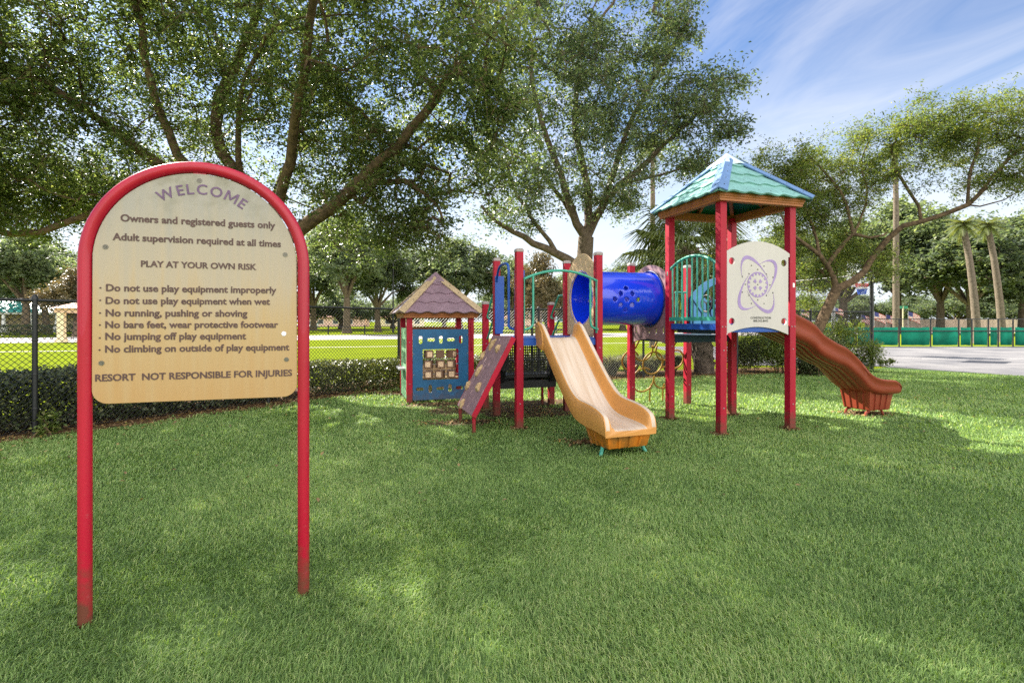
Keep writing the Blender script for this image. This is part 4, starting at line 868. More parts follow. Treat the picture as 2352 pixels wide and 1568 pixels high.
# driver panel with steering wheel on the far side of the tower
out = [(B + 0.055, 1.31), (2 * B - 0.055, 1.31), (2 * B - 0.055, 1.92)] + arc(2 * B - 0.055, 1.92, B + 0.055, 2.16, 0.16, 16)[1:]
win = [(B + 0.13, 1.86)] + [(B + 0.62, 1.86), (B + 0.70, 1.94)] + arc(B + 0.66, 2.0, B + 0.16, 2.10, 0.06, 10)
dp = MB().mesh(flat([out, win], 0.022, 0.003), frame((B, 0, 0), (0, 1, 0))).build('driver_panel', HOUSEBLUE, play, smooth=30)
w = MB(); c = Vector((B - 0.09, B + 0.50, 1.80)); w.tube([c + Vector((0, 0.14 * math.cos(2 * math.pi * k / 32), 0.14 * math.sin(2 * math.pi * k / 32))) for k in range(32)], 0.016, 8, closed=True)
for k in range(3): a = 2 * math.pi * k / 3 + 0.5; w.tube([c, c + Vector((0, 0.14 * math.cos(a), 0.14 * math.sin(a)))], 0.012, 6)
w.tube([c, c + Vector((0.09, 0, 0))], 0.03, 10); w.build('steering_wheel', BLACKV, dp, smooth=50)
MB().mesh(flat([rrect(B + 0.10, 1.58, B + 0.28, 1.74, 0.02)], 0.02, 0.003), frame((B - 0.02, 0, 0), (0, 1, 0))).build('gauge_plate', PURPLE, dp, smooth=30)
# teal bar gate at the back of the tower and the mustard loop climber below it
yb2 = 2 * B - 0.03
for sg, xo in ((1, 0.0), (-1, B)):
    gt = MB(); gt.tube([(xo + sg * 0.05, yb2, 1.42), (xo + sg * 0.28, yb2, 1.42)], 0.017, 8); gt.tube([(xo + sg * 0.05, yb2, 2.02), (xo + sg * 0.28, yb2, 2.02)], 0.017, 8)
    for xx in (0.10, 0.26): gt.tube([(xo + sg * xx, yb2, 1.40), (xo + sg * xx, yb2, 2.03)], 0.014, 8)
    gt.build('grab_bar', TEAL, play, smooth=50)
lc = MB(); yl = 2 * B + 0.42
def ringp(cx_, cz_, r, a0=0, a1=360, lean=0.0, n=28): return [(cx_ + r * math.cos(math.radians(a0 + (a1 - a0) * k / n)), yl - lean * (cz_ + r * math.sin(math.radians(a0 + (a1 - a0) * k / n))), cz_ + r * math.sin(math.radians(a0 + (a1 - a0) * k / n))) for k in range(n + 1)]
LN = 0.22
for cx_, cz_, r, a0, a1 in ((0.37, 0.98, 0.19, 155, 385), (0.82, 0.98, 0.19, 155, 385), (0.13, 0.80, 0.17, 30, 330), (0.60, 0.74, 0.205, 0, 360), (1.07, 0.80, 0.17, -150, 150), (0.44, 0.43, 0.22, 60, 370), (0.86, 0.46, 0.20, 170, 480)): lc.tube(ringp(cx_, cz_, r, a0, a1, LN), 0.016, 8)
for xx in (0.20, 0.58, 0.98): lc.tube([(xx, yl - LN * 1.02, 1.02), (xx, yb2 + 0.02, 1.25)], 0.016, 8)
for xx in (0.62, 0.90): lc.tube([(xx, yl - LN * 0.32, 0.34), (xx + 0.02, yl, 0.24), (xx + 0.02, yl + 0.01, -0.1)], 0.016, 8)
lc.build('loop_climber', MUSTARD, play, smooth=50)

# ------------------------------------------------------------------ playhouse
F1 = Vector((-1.88, 9.57, 0))
house = thing('playhouse', 'small square playhouse with mauve shingle roof and block game wall', 'playhouse', tuple(F1), TH)
for x, y in ((0, 0), (B, 0), (0, B), (B, B)): post(x, y, 1.64, house, capped=False)
roof(house, B / 2, B / 2, B / 2 * 1.30, 1.675, 2.40, PURPLEROOF, PURPLE, HIP, PURPLEROOF, None)
# handle on the right post
MB().tube(smooth_path([(B, -0.055, 1.46), (B, -0.09, 1.43), (B, -0.09, 1.02), (B, -0.055, 0.98)], 5), 0.014, 8).build('handle', RED, house)
x0, x1 = 0.055, B - 0.055; wP = x1 - x0; zt, zb = 1.355, 0.055; hP = zt - zb
hol = [rrect(x0 + wP * 0.175, zt - hP * 0.718, x0 + wP * 0.82, zt - hP * 0.285, 0.012)]
for k, x in enumerate((0.14, 0.325, 0.50, 0.68, 0.86)): hol.append(slot(x0 + wP * x, zt - hP * 0.15, *((0.066, 0.15) if k % 2 == 0 else (0.145, 0.062))))
for k, x in enumerate((0.125, 0.31, 0.49, 0.665, 0.84)): hol.append(slot(x0 + wP * x, zt - hP * 0.845, *((0.145, 0.062) if k % 2 == 0 else (0.066, 0.15))))
fp = MB().mesh(flat([[(x0, zb), (x1, zb), (x1, zt), (x0, zt)]] + hol, 0.022, 0.003), frame((0, -0.03, 0), (1, 0, 0))).build('wall_panel', HOUSEBLUE, house, smooth=30)
b = MB()
for x in (x0 + 0.02, x1 - 0.02):
    for z in (0.16, 0.52, 0.9, 1.25): b.tube([(x, -0.04, z), (x, -0.046, z)], 0.008, 8)
build_each(b, 'bolt_head', CAPG, fp, smooth=30)
wx0, wx1 = x0 + wP * 0.175, x0 + wP * 0.82; wz0, wz1 = zt - hP * 0.718, zt - hP * 0.285; bs = 0.148
pips = {1: [(0, 0)], 2: [(-1, -1), (1, 1)], 4: [(-1, -1), (1, 1), (-1, 1), (1, -1)], 5: [(-1, -1), (1, 1), (-1, 1), (1, -1), (0, 0)], 6: [(-1, -1), (1, 1), (-1, 1), (1, -1), (-1, 0), (1, 0)], 8: [(-1, -1), (1, 1), (-1, 1), (1, -1), (-1, 0), (1, 0), (0, 1), (0, -1)], 9: [(i, j) for i in (-1, 0, 1) for j in (-1, 0, 1)]}
num = [[1, 0, 2], [5, 5, 4], [5, 8, 9]]; rot = [[0.15, -0.1, 0.75], [-0.35, 0.05, -0.45], [-0.25, -0.5, -0.1]]
for r in range(3):
    zc_ = wz1 - (wz1 - wz0) * (r + 0.5) / 3
    MB().tube([(wx0 - 0.02, 0.045, zc_ + bs / 2 - 0.01), (wx1 + 0.02, 0.045, zc_ + bs / 2 - 0.01)][:0] or [(wx0 - 0.02, 0.045, zc_), (wx1 + 0.02, 0.045, zc_)], 0.012, 8).build('block_rod', CAPG, fp)
    for c in range(3):
        xc = wx0 + (wx1 - wx0) * (c + 0.5) / 3 - 0.01 * (c - 1); a = rot[r][c]; e1 = Vector((math.cos(a), math.sin(a), 0)); e2 = Vector((-math.sin(a), math.cos(a), 0)); ce = Vector((xc, 0.045, zc_))
        bk = MB().box(ce, (bs, bs, bs * 0.98), e1, e2).build('block', BLOCK, house, smooth=0, bevel=0.008)
        if num[r][c]:
            sgn = 1 if not (r == 0 and c == 2) else 1; n_ = -e2; M = frame(ce + n_ * (bs / 2 + 0.0005), e1)
            MB().mesh(flat([rrect(-0.047, -0.047, 0.047, 0.047, 0.006)], 0.004), M).build('face_plate', PLATE, bk, smooth=0)
            d_ = MB()
            for i, j in pips[num[r][c]]: d_.mesh(flat([circ(i * 0.026, j * 0.026, 0.0058, 8)], 0.006), M)
            d_.build('pip', DARKDOT, bk, smooth=0)
# green left wall with window slots and a counter shelf
y0, y1 = 0.055, B - 0.055; wG = y1 - y0
hol = [rrect(y0 + wG * a, zlo, y0 + wG * b_, zhi, 0.02) for a, b_, zlo, zhi in ((0.22, 0.46, 0.98, 1.16), (0.54, 0.78, 0.98, 1.16), (0.22, 0.46, 0.68, 0.92), (0.54, 0.78, 0.68, 0.92))]
hol += [slot(y0 + wG * x, 0.30, 0.05, 0.2) for x in (0.2, 0.35, 0.5, 0.65, 0.8)]
lp_ = MB().mesh(flat([[(y0, zb), (y1, zb), (y1, zt + 0.02), (y0, zt + 0.02)]] + hol, 0.022, 0.003), frame((-0.03, 0, 0), (0, 1, 0))).build('wall_panel', GREENBOARD, house, smooth=30)
MB().box((-0.09, B * 0.5, 0.60), (0.14, 0.56, 0.035)).build('counter_shelf', SILVER, lp_, smooth=0, bevel=0.006)
# tan seat boards inside and the low back wall
hol = [rrect(x0 + 0.25, 0.75, x1 - 0.25, 1.15, 0.02)]
MB().mesh(flat([[(x0, 0.10), (x1, 0.10), (x1, 0.62), (x0, 0.62)]], 0.022, 0.003), frame((0, B + 0.02, 0), (1, 0, 0))).build('back_board', TAN, house, smooth=30)
MB().box((B / 2, B - 0.02, 1.36), (B - 0.1, 0.03, 0.05)).build('top_bar', BROWN, house, smooth=0)
MB().box((B / 2, B - 0.18, 0.36), (B - 0.12, 0.28, 0.03)).build('bench', TAN, house, smooth=0, bevel=0.004)
MB().box((B + 0.02, B * 0.45, 0.72), (0.03, B * 0.8, 0.12)).build('side_bar', DEEPBLUE, house, smooth=0, bevel=0.004)
# ------------------------------------------------------------------ trees
def make_tree(name, label, base, limbs, blobs, m_leaf, m_bark, seed, per=200, leaf=0.085, spread=0.42, step=0.32, twig=0.0055, asp=0.45, group=None, droop=0.3, up=0.35, base_flare=1.5, cat='tree', flatz=0.7, fine=False, gap=0.0, jit=0.13):
    """limbs: (list of points, r0, r1); blobs: (centre, radii, clusters). Twigs grow from the limbs to every leaf cluster."""
    rg = np.random.default_rng(seed); base = Vector(base); root = thing(name, label, cat, tuple(base), 0, group)
    pos = []; par = []; rmin = []; chains = []
    def add(p, pa, r): pos.append(np.array(p, float)); par.append(pa); rmin.append(r); return len(pos) - 1
    for li, (pts, r0, r1) in enumerate(limbs):
        pts = smooth_path([Vector(p) - base for p in pts], 4); tot = sum((pts[i + 1] - pts[i]).length for i in range(len(pts) - 1)); out = [pts[0]]; acc = 0; 
        rs_ = [r0]; dist = 0
        for i in range(len(pts) - 1):
            seg = (pts[i + 1] - pts[i]).length; dist += seg; acc += seg
            if acc >= step or i == len(pts) - 2: out.append(pts[i + 1]); rs_.append(r0 + (r1 - r0) * dist / tot); acc = 0
        if li == 0: prev = add(out[0], -1, rs_[0]); ch = [prev]
        else:
            A = np.array(pos); j = int(np.argmin(((A - np.array(out[0])) ** 2).sum(1))); ch = [j]; prev = j
        for k, (p, r) in enumerate(zip(out[1:], rs_[1:])):
            q = np.array(p) + rg.normal(size=3) * 0.025 * (0 if li == 0 else 1); prev = add(q, prev, r); ch.append(prev)
        chains.append(ch)
    nl = len(pos); cl = []
    for c, rad, n in blobs:
        c = np.array(Vector(c) - base); d = rg.normal(size=(n, 3)); d /= np.linalg.norm(d, axis=1)[:, None]; u = rg.random(n) ** 0.5
        cl.append(c + d * u[:, None] * np.array(rad))
    cl = np.concatenate(cl)
    if gap:   # leave irregular holes in the crown
        f3_ = 0.9; nn = sum(np.sin(cl @ rg.normal(size=3) * f3_ * k_ + rg.uniform(0, 6)) for k_ in (1, 1.3, 1.7, 2.2, 2.8)); cl = cl[nn > np.quantile(nn, gap)]
    A = np.array(pos); dd = np.sqrt(((cl[:, None, :] - A[None, :, :]) ** 2).sum(2)).min(1); cl = cl[np.argsort(dd)]
    cap = len(cl) * 14 + nl + 10; PA = np.zeros((cap, 3)); PA[:nl] = A; cnt = nl; ends = []
    pen = np.zeros(cap)
    for q in cl:
        d2 = ((PA[:cnt] - q) ** 2).sum(1); dz = q[2] - PA[:cnt, 2]; j = int(np.argmin(d2 + np.where(dz < -0.1, 0.5 * dz * dz, 0)))
        p = PA[j]; L = math.sqrt(d2[j]); n = max(2, min(12, int(L / 0.28))); ch = [j]; prev = j; off = rg.normal(size=3) * 0.10 * L; off[2] += 0.05 * L
        for k in range(1, n + 1):
            f = k / n; r = p + (q - p) * f + off * math.sin(math.pi * f) * 0.6 + (rg.normal(size=3) * 0.02 if k < n else 0)
            prev = add(r, prev, twig); PA[cnt] = r; cnt += 1; ch.append(prev)
        chains.append(ch); ends.append(prev)
    n = len(pos); w = np.zeros(n)
    for e in ends: w[e] += 1
    for i in range(n - 1, 0, -1):
        if par[i] >= 0: w[par[i]] += w[i]
    rad = np.maximum(np.array(rmin), np.minimum(twig * 1.15 * np.sqrt(np.maximum(w, 1)), 0.065))
    for i in range(n): rad[i] = max(rad[i], 0)
    mb = MB()
    for ci, ch in enumerate(chains):
        pts = [Vector(pos[i]) for i in ch]; rs_ = [rad[i] for i in ch]
        if ci > 0: rs_[0] = min(rs_[0], rs_[1] * 1.25)
        if ci == 0:
            rs_ = [r * (1 + (base_flare - 1) * math.exp(-max(0, p.z) / 0.35)) for r, p in zip(rs_, pts)]
        if len(pts) < 2: continue
        mb.tube(pts, rs_, 14 if rs_[0] > 0.09 else (7 if rs_[0] > 0.025 else 4), caps=False)
    # leaves hang in loose sprays along each twig end
    nc = len(cl); cnum = rg.poisson(per, nc); idx = np.repeat(np.arange(nc), cnum); N_ = len(idx)
    ctr = np.array([pos[e] for e in ends])[idx]; sz = spread * rg.uniform(0.65, 1.25, nc)[idx]
    # sub-sprays: each cluster has a few spikes
    ns = 7; sp = rg.normal(size=(nc, ns, 3)); sp[:, :, 2] = sp[:, :, 2] * flatz - 0.1; sp /= np.linalg.norm(sp, axis=2)[:, :, None]
    if fine:
        ce = np.array([pos[e] for e in ends])
        for i in range(nc):
            for j in range(ns):
                a_ = Vector(ce[i]); s_l = spread * 0.85; mb.tube([a_, a_ + Vector(sp[i, j]) * s_l * 0.5 + Z * 0.02, a_ + Vector(sp[i, j]) * s_l], [twig * 0.7, twig * 0.5, twig * 0.3], 3, caps=False)
    mb.build('trunk', m_bark, root, smooth=70, fixn=False)
    k = rg.integers(0, ns, N_); f = rg.random(N_) ** 0.7; dirs = sp[idx, k]
    p = ctr + dirs * (f * sz)[:, None] + rg.normal(size=(N_, 3)) * (jit * sz)[:, None] * np.array([1, 1, 0.8])
    ct = rg.normal(0, 0.10, nc)[idx]
    tint = np.clip(rg.beta(2, 2.6, N_) + ct, 0, 1)
    leaf_object('crown', rg, p, np.full(N_, leaf), m_leaf, root, asp, up, tint, droop)
    return root

# big oak behind the sign
b1 = Vector((-5.4, 11.4, 0)); c1 = Vector((-5.42, 11.4, 1.5)); c2 = P(600, 585, 11.3)
limbs = [([b1 - Z * 0.1, b1 + Vector((0.02, 0, 0.7)), c1, c2], 0.34, 0.27),
 ([c2, P(690, 530, 10.9), P(765, 472, 10.5), P(830, 408, 10.0), P(910, 340, 9.5), P(978, 262, 9.1), P(1020, 190, 8.6), P(1085, 110, 8.0)], 0.17, 0.05),
 ([c2, P(556, 430, 11.4), P(515, 365, 11.3), P(494, 300, 11.2), P(505, 225, 11.0), P(540, 150, 10.8), P(590, 40, 10.4), P(620, -80, 10.2)], 0.16, 0.05),
 ([P(494, 300, 11.2), P(520, 200, 11.6), P(500, 110, 11.8), P(475, 20, 12.0)], 0.09, 0.04),
 ([c2, P(480, 430, 11.0), P(420, 370, 10.8), P(388, 300, 10.5), P(345, 190, 10.0), P(322, 70, 9.6), P(300, -60, 9.2)], 0.125, 0.04),
 ([P(540, 480, 11.2), P(400, 400, 11.0), P(250, 290, 10.5), P(120, 200, 10.0), P(-80, 120, 9.5)], 0.13, 0.04),
 ([P(580, 600, 11.3), P(420, 500, 11.2), P(300, 440, 11.0), P(180, 505, 10.9), P(60, 540, 10.6), P(-60, 520, 10.3)], 0.08, 0.02),
 ([c2, P(650, 420, 10.4), P(685, 220, 9.0), P(720, 0, 7.6), P(740, -300, 6.2)], 0.12, 0.04),
 ([c2, P(655, 400, 12.4), P(700, 250, 13.6), P(750, 140, 14.6)], 0.15, 0.04),
 ([P(556, 430, 11.4), P(545, 300, 10.7), P(560, 180, 10), P(640, 60, 9.2)], 0.07, 0.03),
 ([P(830, 408, 10.0), P(930, 420, 9.8), P(1010, 470, 9.7)], 0.035, 0.012)]
blobs = [(P(80, 340, 10.6), (2.7, 2.3, 1.5), 100), (P(60, 110, 10.0), (3.0, 2.8, 1.7), 105), (P(370, 180, 11.0), (2.7, 2.5, 1.9), 110), (P(330, 440, 11.6), (1.9, 1.8, 0.9), 48),
 (P(660, 300, 11.2), (2.5, 2.4, 1.6), 85), (P(600, 60, 10.2), (2.9, 2.7, 1.6), 105), (P(830, 440, 10.8), (1.5, 1.6, 1.1), 46), (P(950, 440, 10.0), (1.0, 1.1, 0.95), 34), (P(880, 520, 10.6), (1.0, 1.0, 0.42), 16), (P(990, 540, 10.0), (0.5, 0.6, 0.3), 8), (P(1100, 420, 10.2), (0.8, 0.9, 0.7), 16), (P(1150, 220, 8.6), (0.8, 0.9, 0.9), 22),
 (P(890, 150, 9.2), (2.2, 2.2, 1.6), 85), (P(1075, 110, 7.9), (1.15, 1.3, 1.0), 36), (P(1080, 300, 9.2), (1.15, 1.3, 1.1), 36), (P(880, 300, 11.0), (1.8, 1.9, 1.1), 46),
 (P(-160, 300, 9.2), (2.0, 2.2, 2.0), 60), (P(300, -130, 9.6), (3.4, 2.8, 1.2), 80), (P(-20, -90, 9.2), (3.0, 2.8, 1.3), 75), (P(-280, 60, 8.6), (2.6, 2.6, 2.0), 75), (P(650, -160, 9.8), (2.8, 2.4, 1.2), 60), (P(-200, -250, 8.2), (2.8, 2.6, 1.2), 50), (P(30, 460, 10.9), (1.5, 1.5, 0.8), 50), (P(-130, 430, 10.2), (1.6, 1.6, 1.0), 46), (P(150, 440, 11.8), (1.3, 1.3, 0.7), 30), (P(730, -200, 7.4), (2.4, 2.2, 0.9), 26), (P(250, -150, 8.8), (2.6, 2.2, 1.1), 30), (P(1000, -60, 8.4), (2.0, 2.0, 1.1), 40), (P(760, 540, 12.5), (0.9, 1.0, 0.6), 12)]  # includes unseen lobes above and left, added to shade the lawn and hedge
make_tree('oak_tree', 'large spreading oak with a dark crown rising behind the red welcome sign', b1, limbs, blobs, OAKLEAF, BARK, 11, per=128, leaf=0.092, spread=0.58, fine=True, gap=0.06, jit=0.16)

# second tree behind the tunnel
b2 = Vector((2.34, 17.0, 0)); f2 = P(1346, 545, 17)
limbs = [([b2 - Z * 0.1, Vector((2.34, 17, 1.2)), P(1342, 620, 17), f2], 0.30, 0.25),
 ([P(1338, 640, 17), P(1318, 605, 16.9), P(1285, 585, 16.7), P(1240, 563, 16.5), P(1190, 540, 16.2), P(1135, 505, 15.8), P(1108, 470, 15.6)], 0.17, 0.04),
 ([P(1285, 585, 16.7), P(1235, 520, 16.3), P(1180, 430, 16.0), P(1160, 350, 15.8)], 0.08, 0.03),
 ([f2, P(1310, 480, 16.8), P(1288, 400, 16.5), P(1258, 320, 16.0), P(1228, 220, 15.5), P(1220, 100, 15.2)], 0.14, 0.04),
 ([f2, P(1352, 480, 17.0), P(1345, 420, 17.0), P(1328, 330, 16.7), P(1318, 240, 16.4), P(1335, 80, 16.0)], 0.15, 0.05),
 ([f2, P(1385, 470, 17.1), P(1425, 425, 17.0), P(1490, 370, 16.8), P(1560, 300, 16.5), P(1650, 235, 16.0)], 0.15, 0.04),
 ([P(1385, 470, 17.1), P(1410, 400, 17.2), P(1445, 290, 17.0), P(1520, 150, 16.6), P(1590, 40, 16.2)], 0.11, 0.04),
 ([f2, P(1275, 440, 17.3), P(1200, 350, 17.2), P(1120, 320, 17.0)], 0.09, 0.03),
 ([P(1425, 425, 17.0), P(1520, 400, 17.0), P(1600, 380, 16.6), P(1660, 370, 16.4)], 0.05, 0.015)]
blobs = [(P(1240, 420, 16.2), (1.9, 2.0, 1.1), 60), (P(1165, 500, 16.0), (1.1, 1.2, 0.6), 20), (P(1410, 450, 16.6), (1.6, 1.7, 0.8), 46), (P(1330, 260, 16.2), (2.9, 2.7, 1.7), 150), (P(1490, 310, 16.4), (2.3, 2.3, 1.4), 105),
 (P(1590, 240, 16.2), (1.1, 1.2, 1.3), 36), (P(1440, 120, 16.2), (2.3, 2.3, 1.7), 110), (P(1230, 120, 15.6), (2.4, 2.4, 1.8), 105), (P(1540, 60, 16.2), (1.1, 1.3, 0.9), 30), (P(1600, 380, 16.6), (1.0, 1.2, 0.6), 24),
 (P(1685, 190, 16.0), (0.55, 0.6, 0.4), 8), (P(1690, 310, 16.0), (0.45, 0.5, 0.4), 8), (P(1650, 250, 16.0), (0.6, 0.7, 0.9), 14), (P(1400, -100, 16.0), (3.0, 2.6, 1.4), 90), (P(1560, -150, 16.0), (3.0, 2.8, 1.2), 55), (P(1120, 350, 16.6), (1.0, 1.2, 0.9), 22), (P(1180, -80, 15.6), (2.2, 2.2, 1.4), 60)]  # includes an unseen high lobe, added to dapple the shadow edge on the lawn
make_tree('shade_tree', 'tall grey green tree with forked pale trunk behind the blue tunnel', b2, limbs, blobs, MIDLEAF, BARKP, 23, per=94, leaf=0.112, spread=0.60, fine=True, gap=0.10, jit=0.16)

# thin leaning tree by the court
b3 = Vector((8.35, 14.9, 0)); f3 = P(1921, 664, 15)
limbs = [([b3 - Z * 0.1, P(1862, 800, 15), P(1881, 752, 15), P(1903, 703, 15), f3], 0.155, 0.135),
 ([f3, P(1914, 640, 15), P(1905, 612, 15), P(1880, 588, 15), P(1850, 560, 15), P(1812, 528, 15), P(1790, 480, 15.2)], 0.085, 0.02),
 ([P(1905, 612, 15), P(1912, 588, 15), P(1930, 562, 15), P(1962, 541, 14.9), P(2000, 546, 14.8), P(2040, 535, 14.8)], 0.065, 0.025),
 ([f3, P(1984, 626, 15), P(2022, 570, 15), P(2062, 526, 14.8), P(2130, 506, 14.6), P(2166, 488, 14.4), P(2209, 479, 14.3), P(2262, 430, 14.1), P(2320, 360, 13.9), P(2390, 320, 13.7)], 0.10, 0.03),
 ([P(2130, 506, 14.6), P(2092, 440, 14.8), P(2060, 390, 15), P(2045, 340, 15)], 0.035, 0.014), ([P(2209, 479, 14.3), P(2222, 430, 14.2), P(2240, 370, 14.2), P(2250, 310, 14.3)], 0.03, 0.013),
 ([P(1962, 541, 14.9), P(1945, 470, 15), P(1905, 410, 15.2), P(1860, 360, 15.4)], 0.045, 0.016), ([P(1962, 541, 14.9), P(1990, 450, 15.2), P(1980, 380, 15.3), P(2000, 320, 15.2)], 0.04, 0.014),
 ([P(1880, 588, 15), P(1870, 520, 15.4), P(1830, 440, 15.6)], 0.035, 0.014), ([P(2209, 479, 14.3), P(2270, 470, 13.9), P(2340, 440, 13.6)], 0.025, 0.01), ([P(2262, 430, 14.1), P(2300, 400, 14.3), P(2340, 300, 14.6)], 0.025, 0.012)]
blobs = [(P(1835, 385, 15.6), (1.3, 1.4, 1.0), 84), (P(1950, 330, 15.4), (1.5, 1.6, 1.0), 105), (P(2080, 300, 15.0), (1.6, 1.7, 0.85), 88), (P(2200, 305, 14.6), (1.4, 1.5, 0.85), 70), (P(2330, 290, 14.2), (1.1, 1.2, 1.0), 60),
 (P(1840, 490, 15.8), (1.1, 1.3, 0.85), 54), (P(1950, 430, 15.4), (1.1, 1.3, 0.75), 48), (P(1850, 600, 16.0), (1.0, 1.1, 0.85), 46), (P(2050, 400, 15.0), (0.8, 0.9, 0.4), 14), (P(2330, 410, 13.9), (0.8, 0.9, 0.5), 20), (P(2230, 400, 14.3), (0.9, 0.9, 0.5), 18), (P(2120, 440, 14.6), (0.7, 0.8, 0.4), 12), (P(2400, 340, 13.8), (0.9, 0.9, 0.8), 24), (P(1760, 640, 16.4), (0.7, 0.8, 0.6), 20), (P(1775, 450, 16.0), (0.7, 0.9, 0.8), 24), (P(1960, 560, 15.6), (1.0, 1.0, 0.6), 30), (P(2000, 610, 15.8), (0.9, 0.9, 0.45), 22), (P(1790, 560, 16.2), (0.8, 0.9, 0.7), 22), (P(1860, 680, 16.2), (0.8, 0.8, 0.4), 12), (P(1900, 510, 15.6), (0.8, 0.9, 0.6), 18), (P(2120, 380, 14.9), (0.9, 0.9, 0.35), 14)]
make_tree('feathery_tree', 'thin leaning tree with airy yellow green leaves beside the court', b3, limbs, blobs, FEATHER, BARK, 37, per=150, leaf=0.084, spread=0.58, fine=True, gap=0.28, asp=0.34, twig=0.0042, base_flare=1.3, flatz=0.65)

# ------------------------------------------------------------------ cabbage palm and tall palms
def fan_leaf(mb, o, az, el, plen, r, rg, droop=0.25, nseg=30):
    d = Vector((math.cos(az) * math.cos(el), math.sin(az) * math.cos(el), math.sin(el))); side = d.cross(Z).normalized(); upv = side.cross(d)
    pts = [o + d * plen * t - Z * droop * plen * t * t * 0.6 for t in (0, 0.35, 0.7, 1.0)]; mb.tube(pts, [0.018, 0.015, 0.012, 0.010], 5, mi=1)
    c = pts[-1]; dd = (pts[-1] - pts[-2]).normalized(); side = dd.cross(Z).normalized(); upv = side.cross(dd)
    for k in range(nseg):
        a = math.radians(-128 + 256 * k / (nseg - 1)); t_ = dd * math.cos(a) + side * math.sin(a); L = r * (0.78 + 0.22 * math.cos(a * 0.7)) * rg.uniform(0.9, 1.06); wv = t_.cross(upv).normalized() * (0.022 * r / 0.8)
        p1 = c + t_ * L * 0.55 + upv * 0.06 * r * math.cos(a) - Z * 0.05 * L; p2 = c + t_ * L - Z * (0.16 + 0.25 * abs(math.sin(a)) + droop * 0.6) * L
        mb.add([c, p1 + wv + upv * 0.012, p2, p1 - wv + upv * 0.012, p1 - upv * 0.01], [(0, 4, 1), (0, 3, 4), (4, 2, 1), (4, 3, 2)], 0)
def fan_palm(name, label, base, h, r_tr, nfan, plen, r, seed, lean=(0, 0), boots=True, group=None, down=-0.9):
    rg = np.random.default_rng(seed); root = thing(name, label, 'palm tree', tuple(base), 0, group); top = Vector((lean[0], lean[1], h))
    m = MB(); pts = [Vector((0, 0, -0.1)), top * 0.3 + Z * 0, top * 0.65, top]; pts[1].x *= 0.6; m.tube(smooth_path(pts, 5), [r_tr * (1.15 - 0.25 * k / 15) for k in range(16)], 14); 
    if boots:
        nb = int(h / 0.12) * 7
        for k in range(nb):
            z = 0.12 + (h - 0.1) * (k // 7) / (nb / 7); a = 2 * math.pi * (k % 7) / 7 + (k // 7) * 0.45; t_ = Vector((math.cos(a), math.sin(a), 0)); p = top * (z / h) + t_ * r_tr * 0.9; q = p + t_ * 0.07 + Z * 0.22 + t_.cross(Z) * 0.10 * (1 if k % 2 else -1)
            m.bar(p - Z * 0.05, q, 0.075, 0.03, t_)
    m.build('trunk', BOOT if boots else PALMBARK, root, smooth=35, fixn=False)
    m = MB()
    for k in range(nfan):
        az = 2.39996 * k + rg.uniform(-0.3, 0.3); el = 1.25 - (1.25 - down) * (k / nfan) ** 0.8; fan_leaf(m, top, az, el, plen * rg.uniform(0.8, 1.15), r * rg.uniform(0.85, 1.1), rg)
    o = m.build('crown', [PALMLEAF, CLUMPLEAF], root, smooth=0, fixn=False)
    a = o.data.attributes.new('tint', 'FLOAT', 'FACE'); a.data.foreach_set('value', rg.beta(2, 2.5, len(o.data.polygons)).astype(np.float32)); return root
fan_palm('cabbage_palm', 'short cabbage palm with criss-cross trunk boots behind the tower', Vector((5.58, 15.15, 0)), 3.5, 0.25, 36, 1.3, 1.2, 4, lean=(-0.5, 0.0), down=-0.75)
def tall_palm(label, px, D, h, r, leanx, seed, cr=1.15):
    rg = np.random.default_rng(seed); b = Vector(((px - CX) / FPX * D, D, 0)); root = thing('tall_palm', label, 'palm tree', tuple(b), 0, 'tall slender palms'); top = Vector((leanx, 0.1, h)); m = MB()
    pts = smooth_path([Vector((0, 0, -0.2)), Vector((leanx * 0.25, 0, h * 0.35)), Vector((leanx * 0.62, 0, h * 0.7)), top], 8); m.tube(pts, [r * (1.25 - 0.4 * k / (len(pts) - 1)) + 0.012 * (k % 2) for k in range(len(pts))], 12); m.build('trunk', PALMBARK, root, smooth=60, fixn=False)
    m = MB()
    for k in range(26):
        az = 2.39996 * k; el = 1.2 - 1.9 * (k / 26); d = Vector((math.cos(az), math.sin(az), 0)); L = cr * rg.uniform(0.85, 1.1); pts = [top + d * L * t * math.cos(el * (1 - t * 0.4)) + Z * L * (t * math.sin(el) - 0.55 * t * t) for t in (0, 0.2, 0.4, 0.6, 0.8, 1)]
        m.tube(pts, [0.03, 0.025, 0.02, 0.015, 0.01, 0.005], 4, caps=False, mi=1)
        for j in range(26):
            f = 0.12 + 0.86 * j / 25; i = min(4, int(f * 5)); p = pts[i].lerp(pts[i + 1], f * 5 - i); tn = (pts[i + 1] - pts[i]).normalized(); sd = tn.cross(Z)
            if sd.length < 0.01: continue
            sd.normalize(); ll = 0.55 * math.sin(math.pi * min(1, f * 0.8 + 0.15)) * cr / 1.9
            for s in (-1, 1):
                e = p + sd * s * ll * 0.8 + tn * ll * 0.5 - Z * ll * 0.35; wv = tn * 0.03; m.add([p - wv, p + wv, e], [(0, 1, 2)], 0)
    o = m.build('crown', [PALMLEAF, CLUMPLEAF], root, smooth=0, fixn=False); a = o.data.attributes.new('tint', 'FLOAT', 'FACE'); a.data.foreach_set('value', rg.beta(2.5, 2, len(o.data.polygons)).astype(np.float32)); return root
tall_palm('tall palm with a grey leaning trunk, left of the pair beyond the court', 2246, 36, 8.2, 0.20, -0.95, 1)
tall_palm('tall palm with a grey leaning trunk, right of the pair beyond the court', 2304, 38, 8.5, 0.20, -1.05, 2)
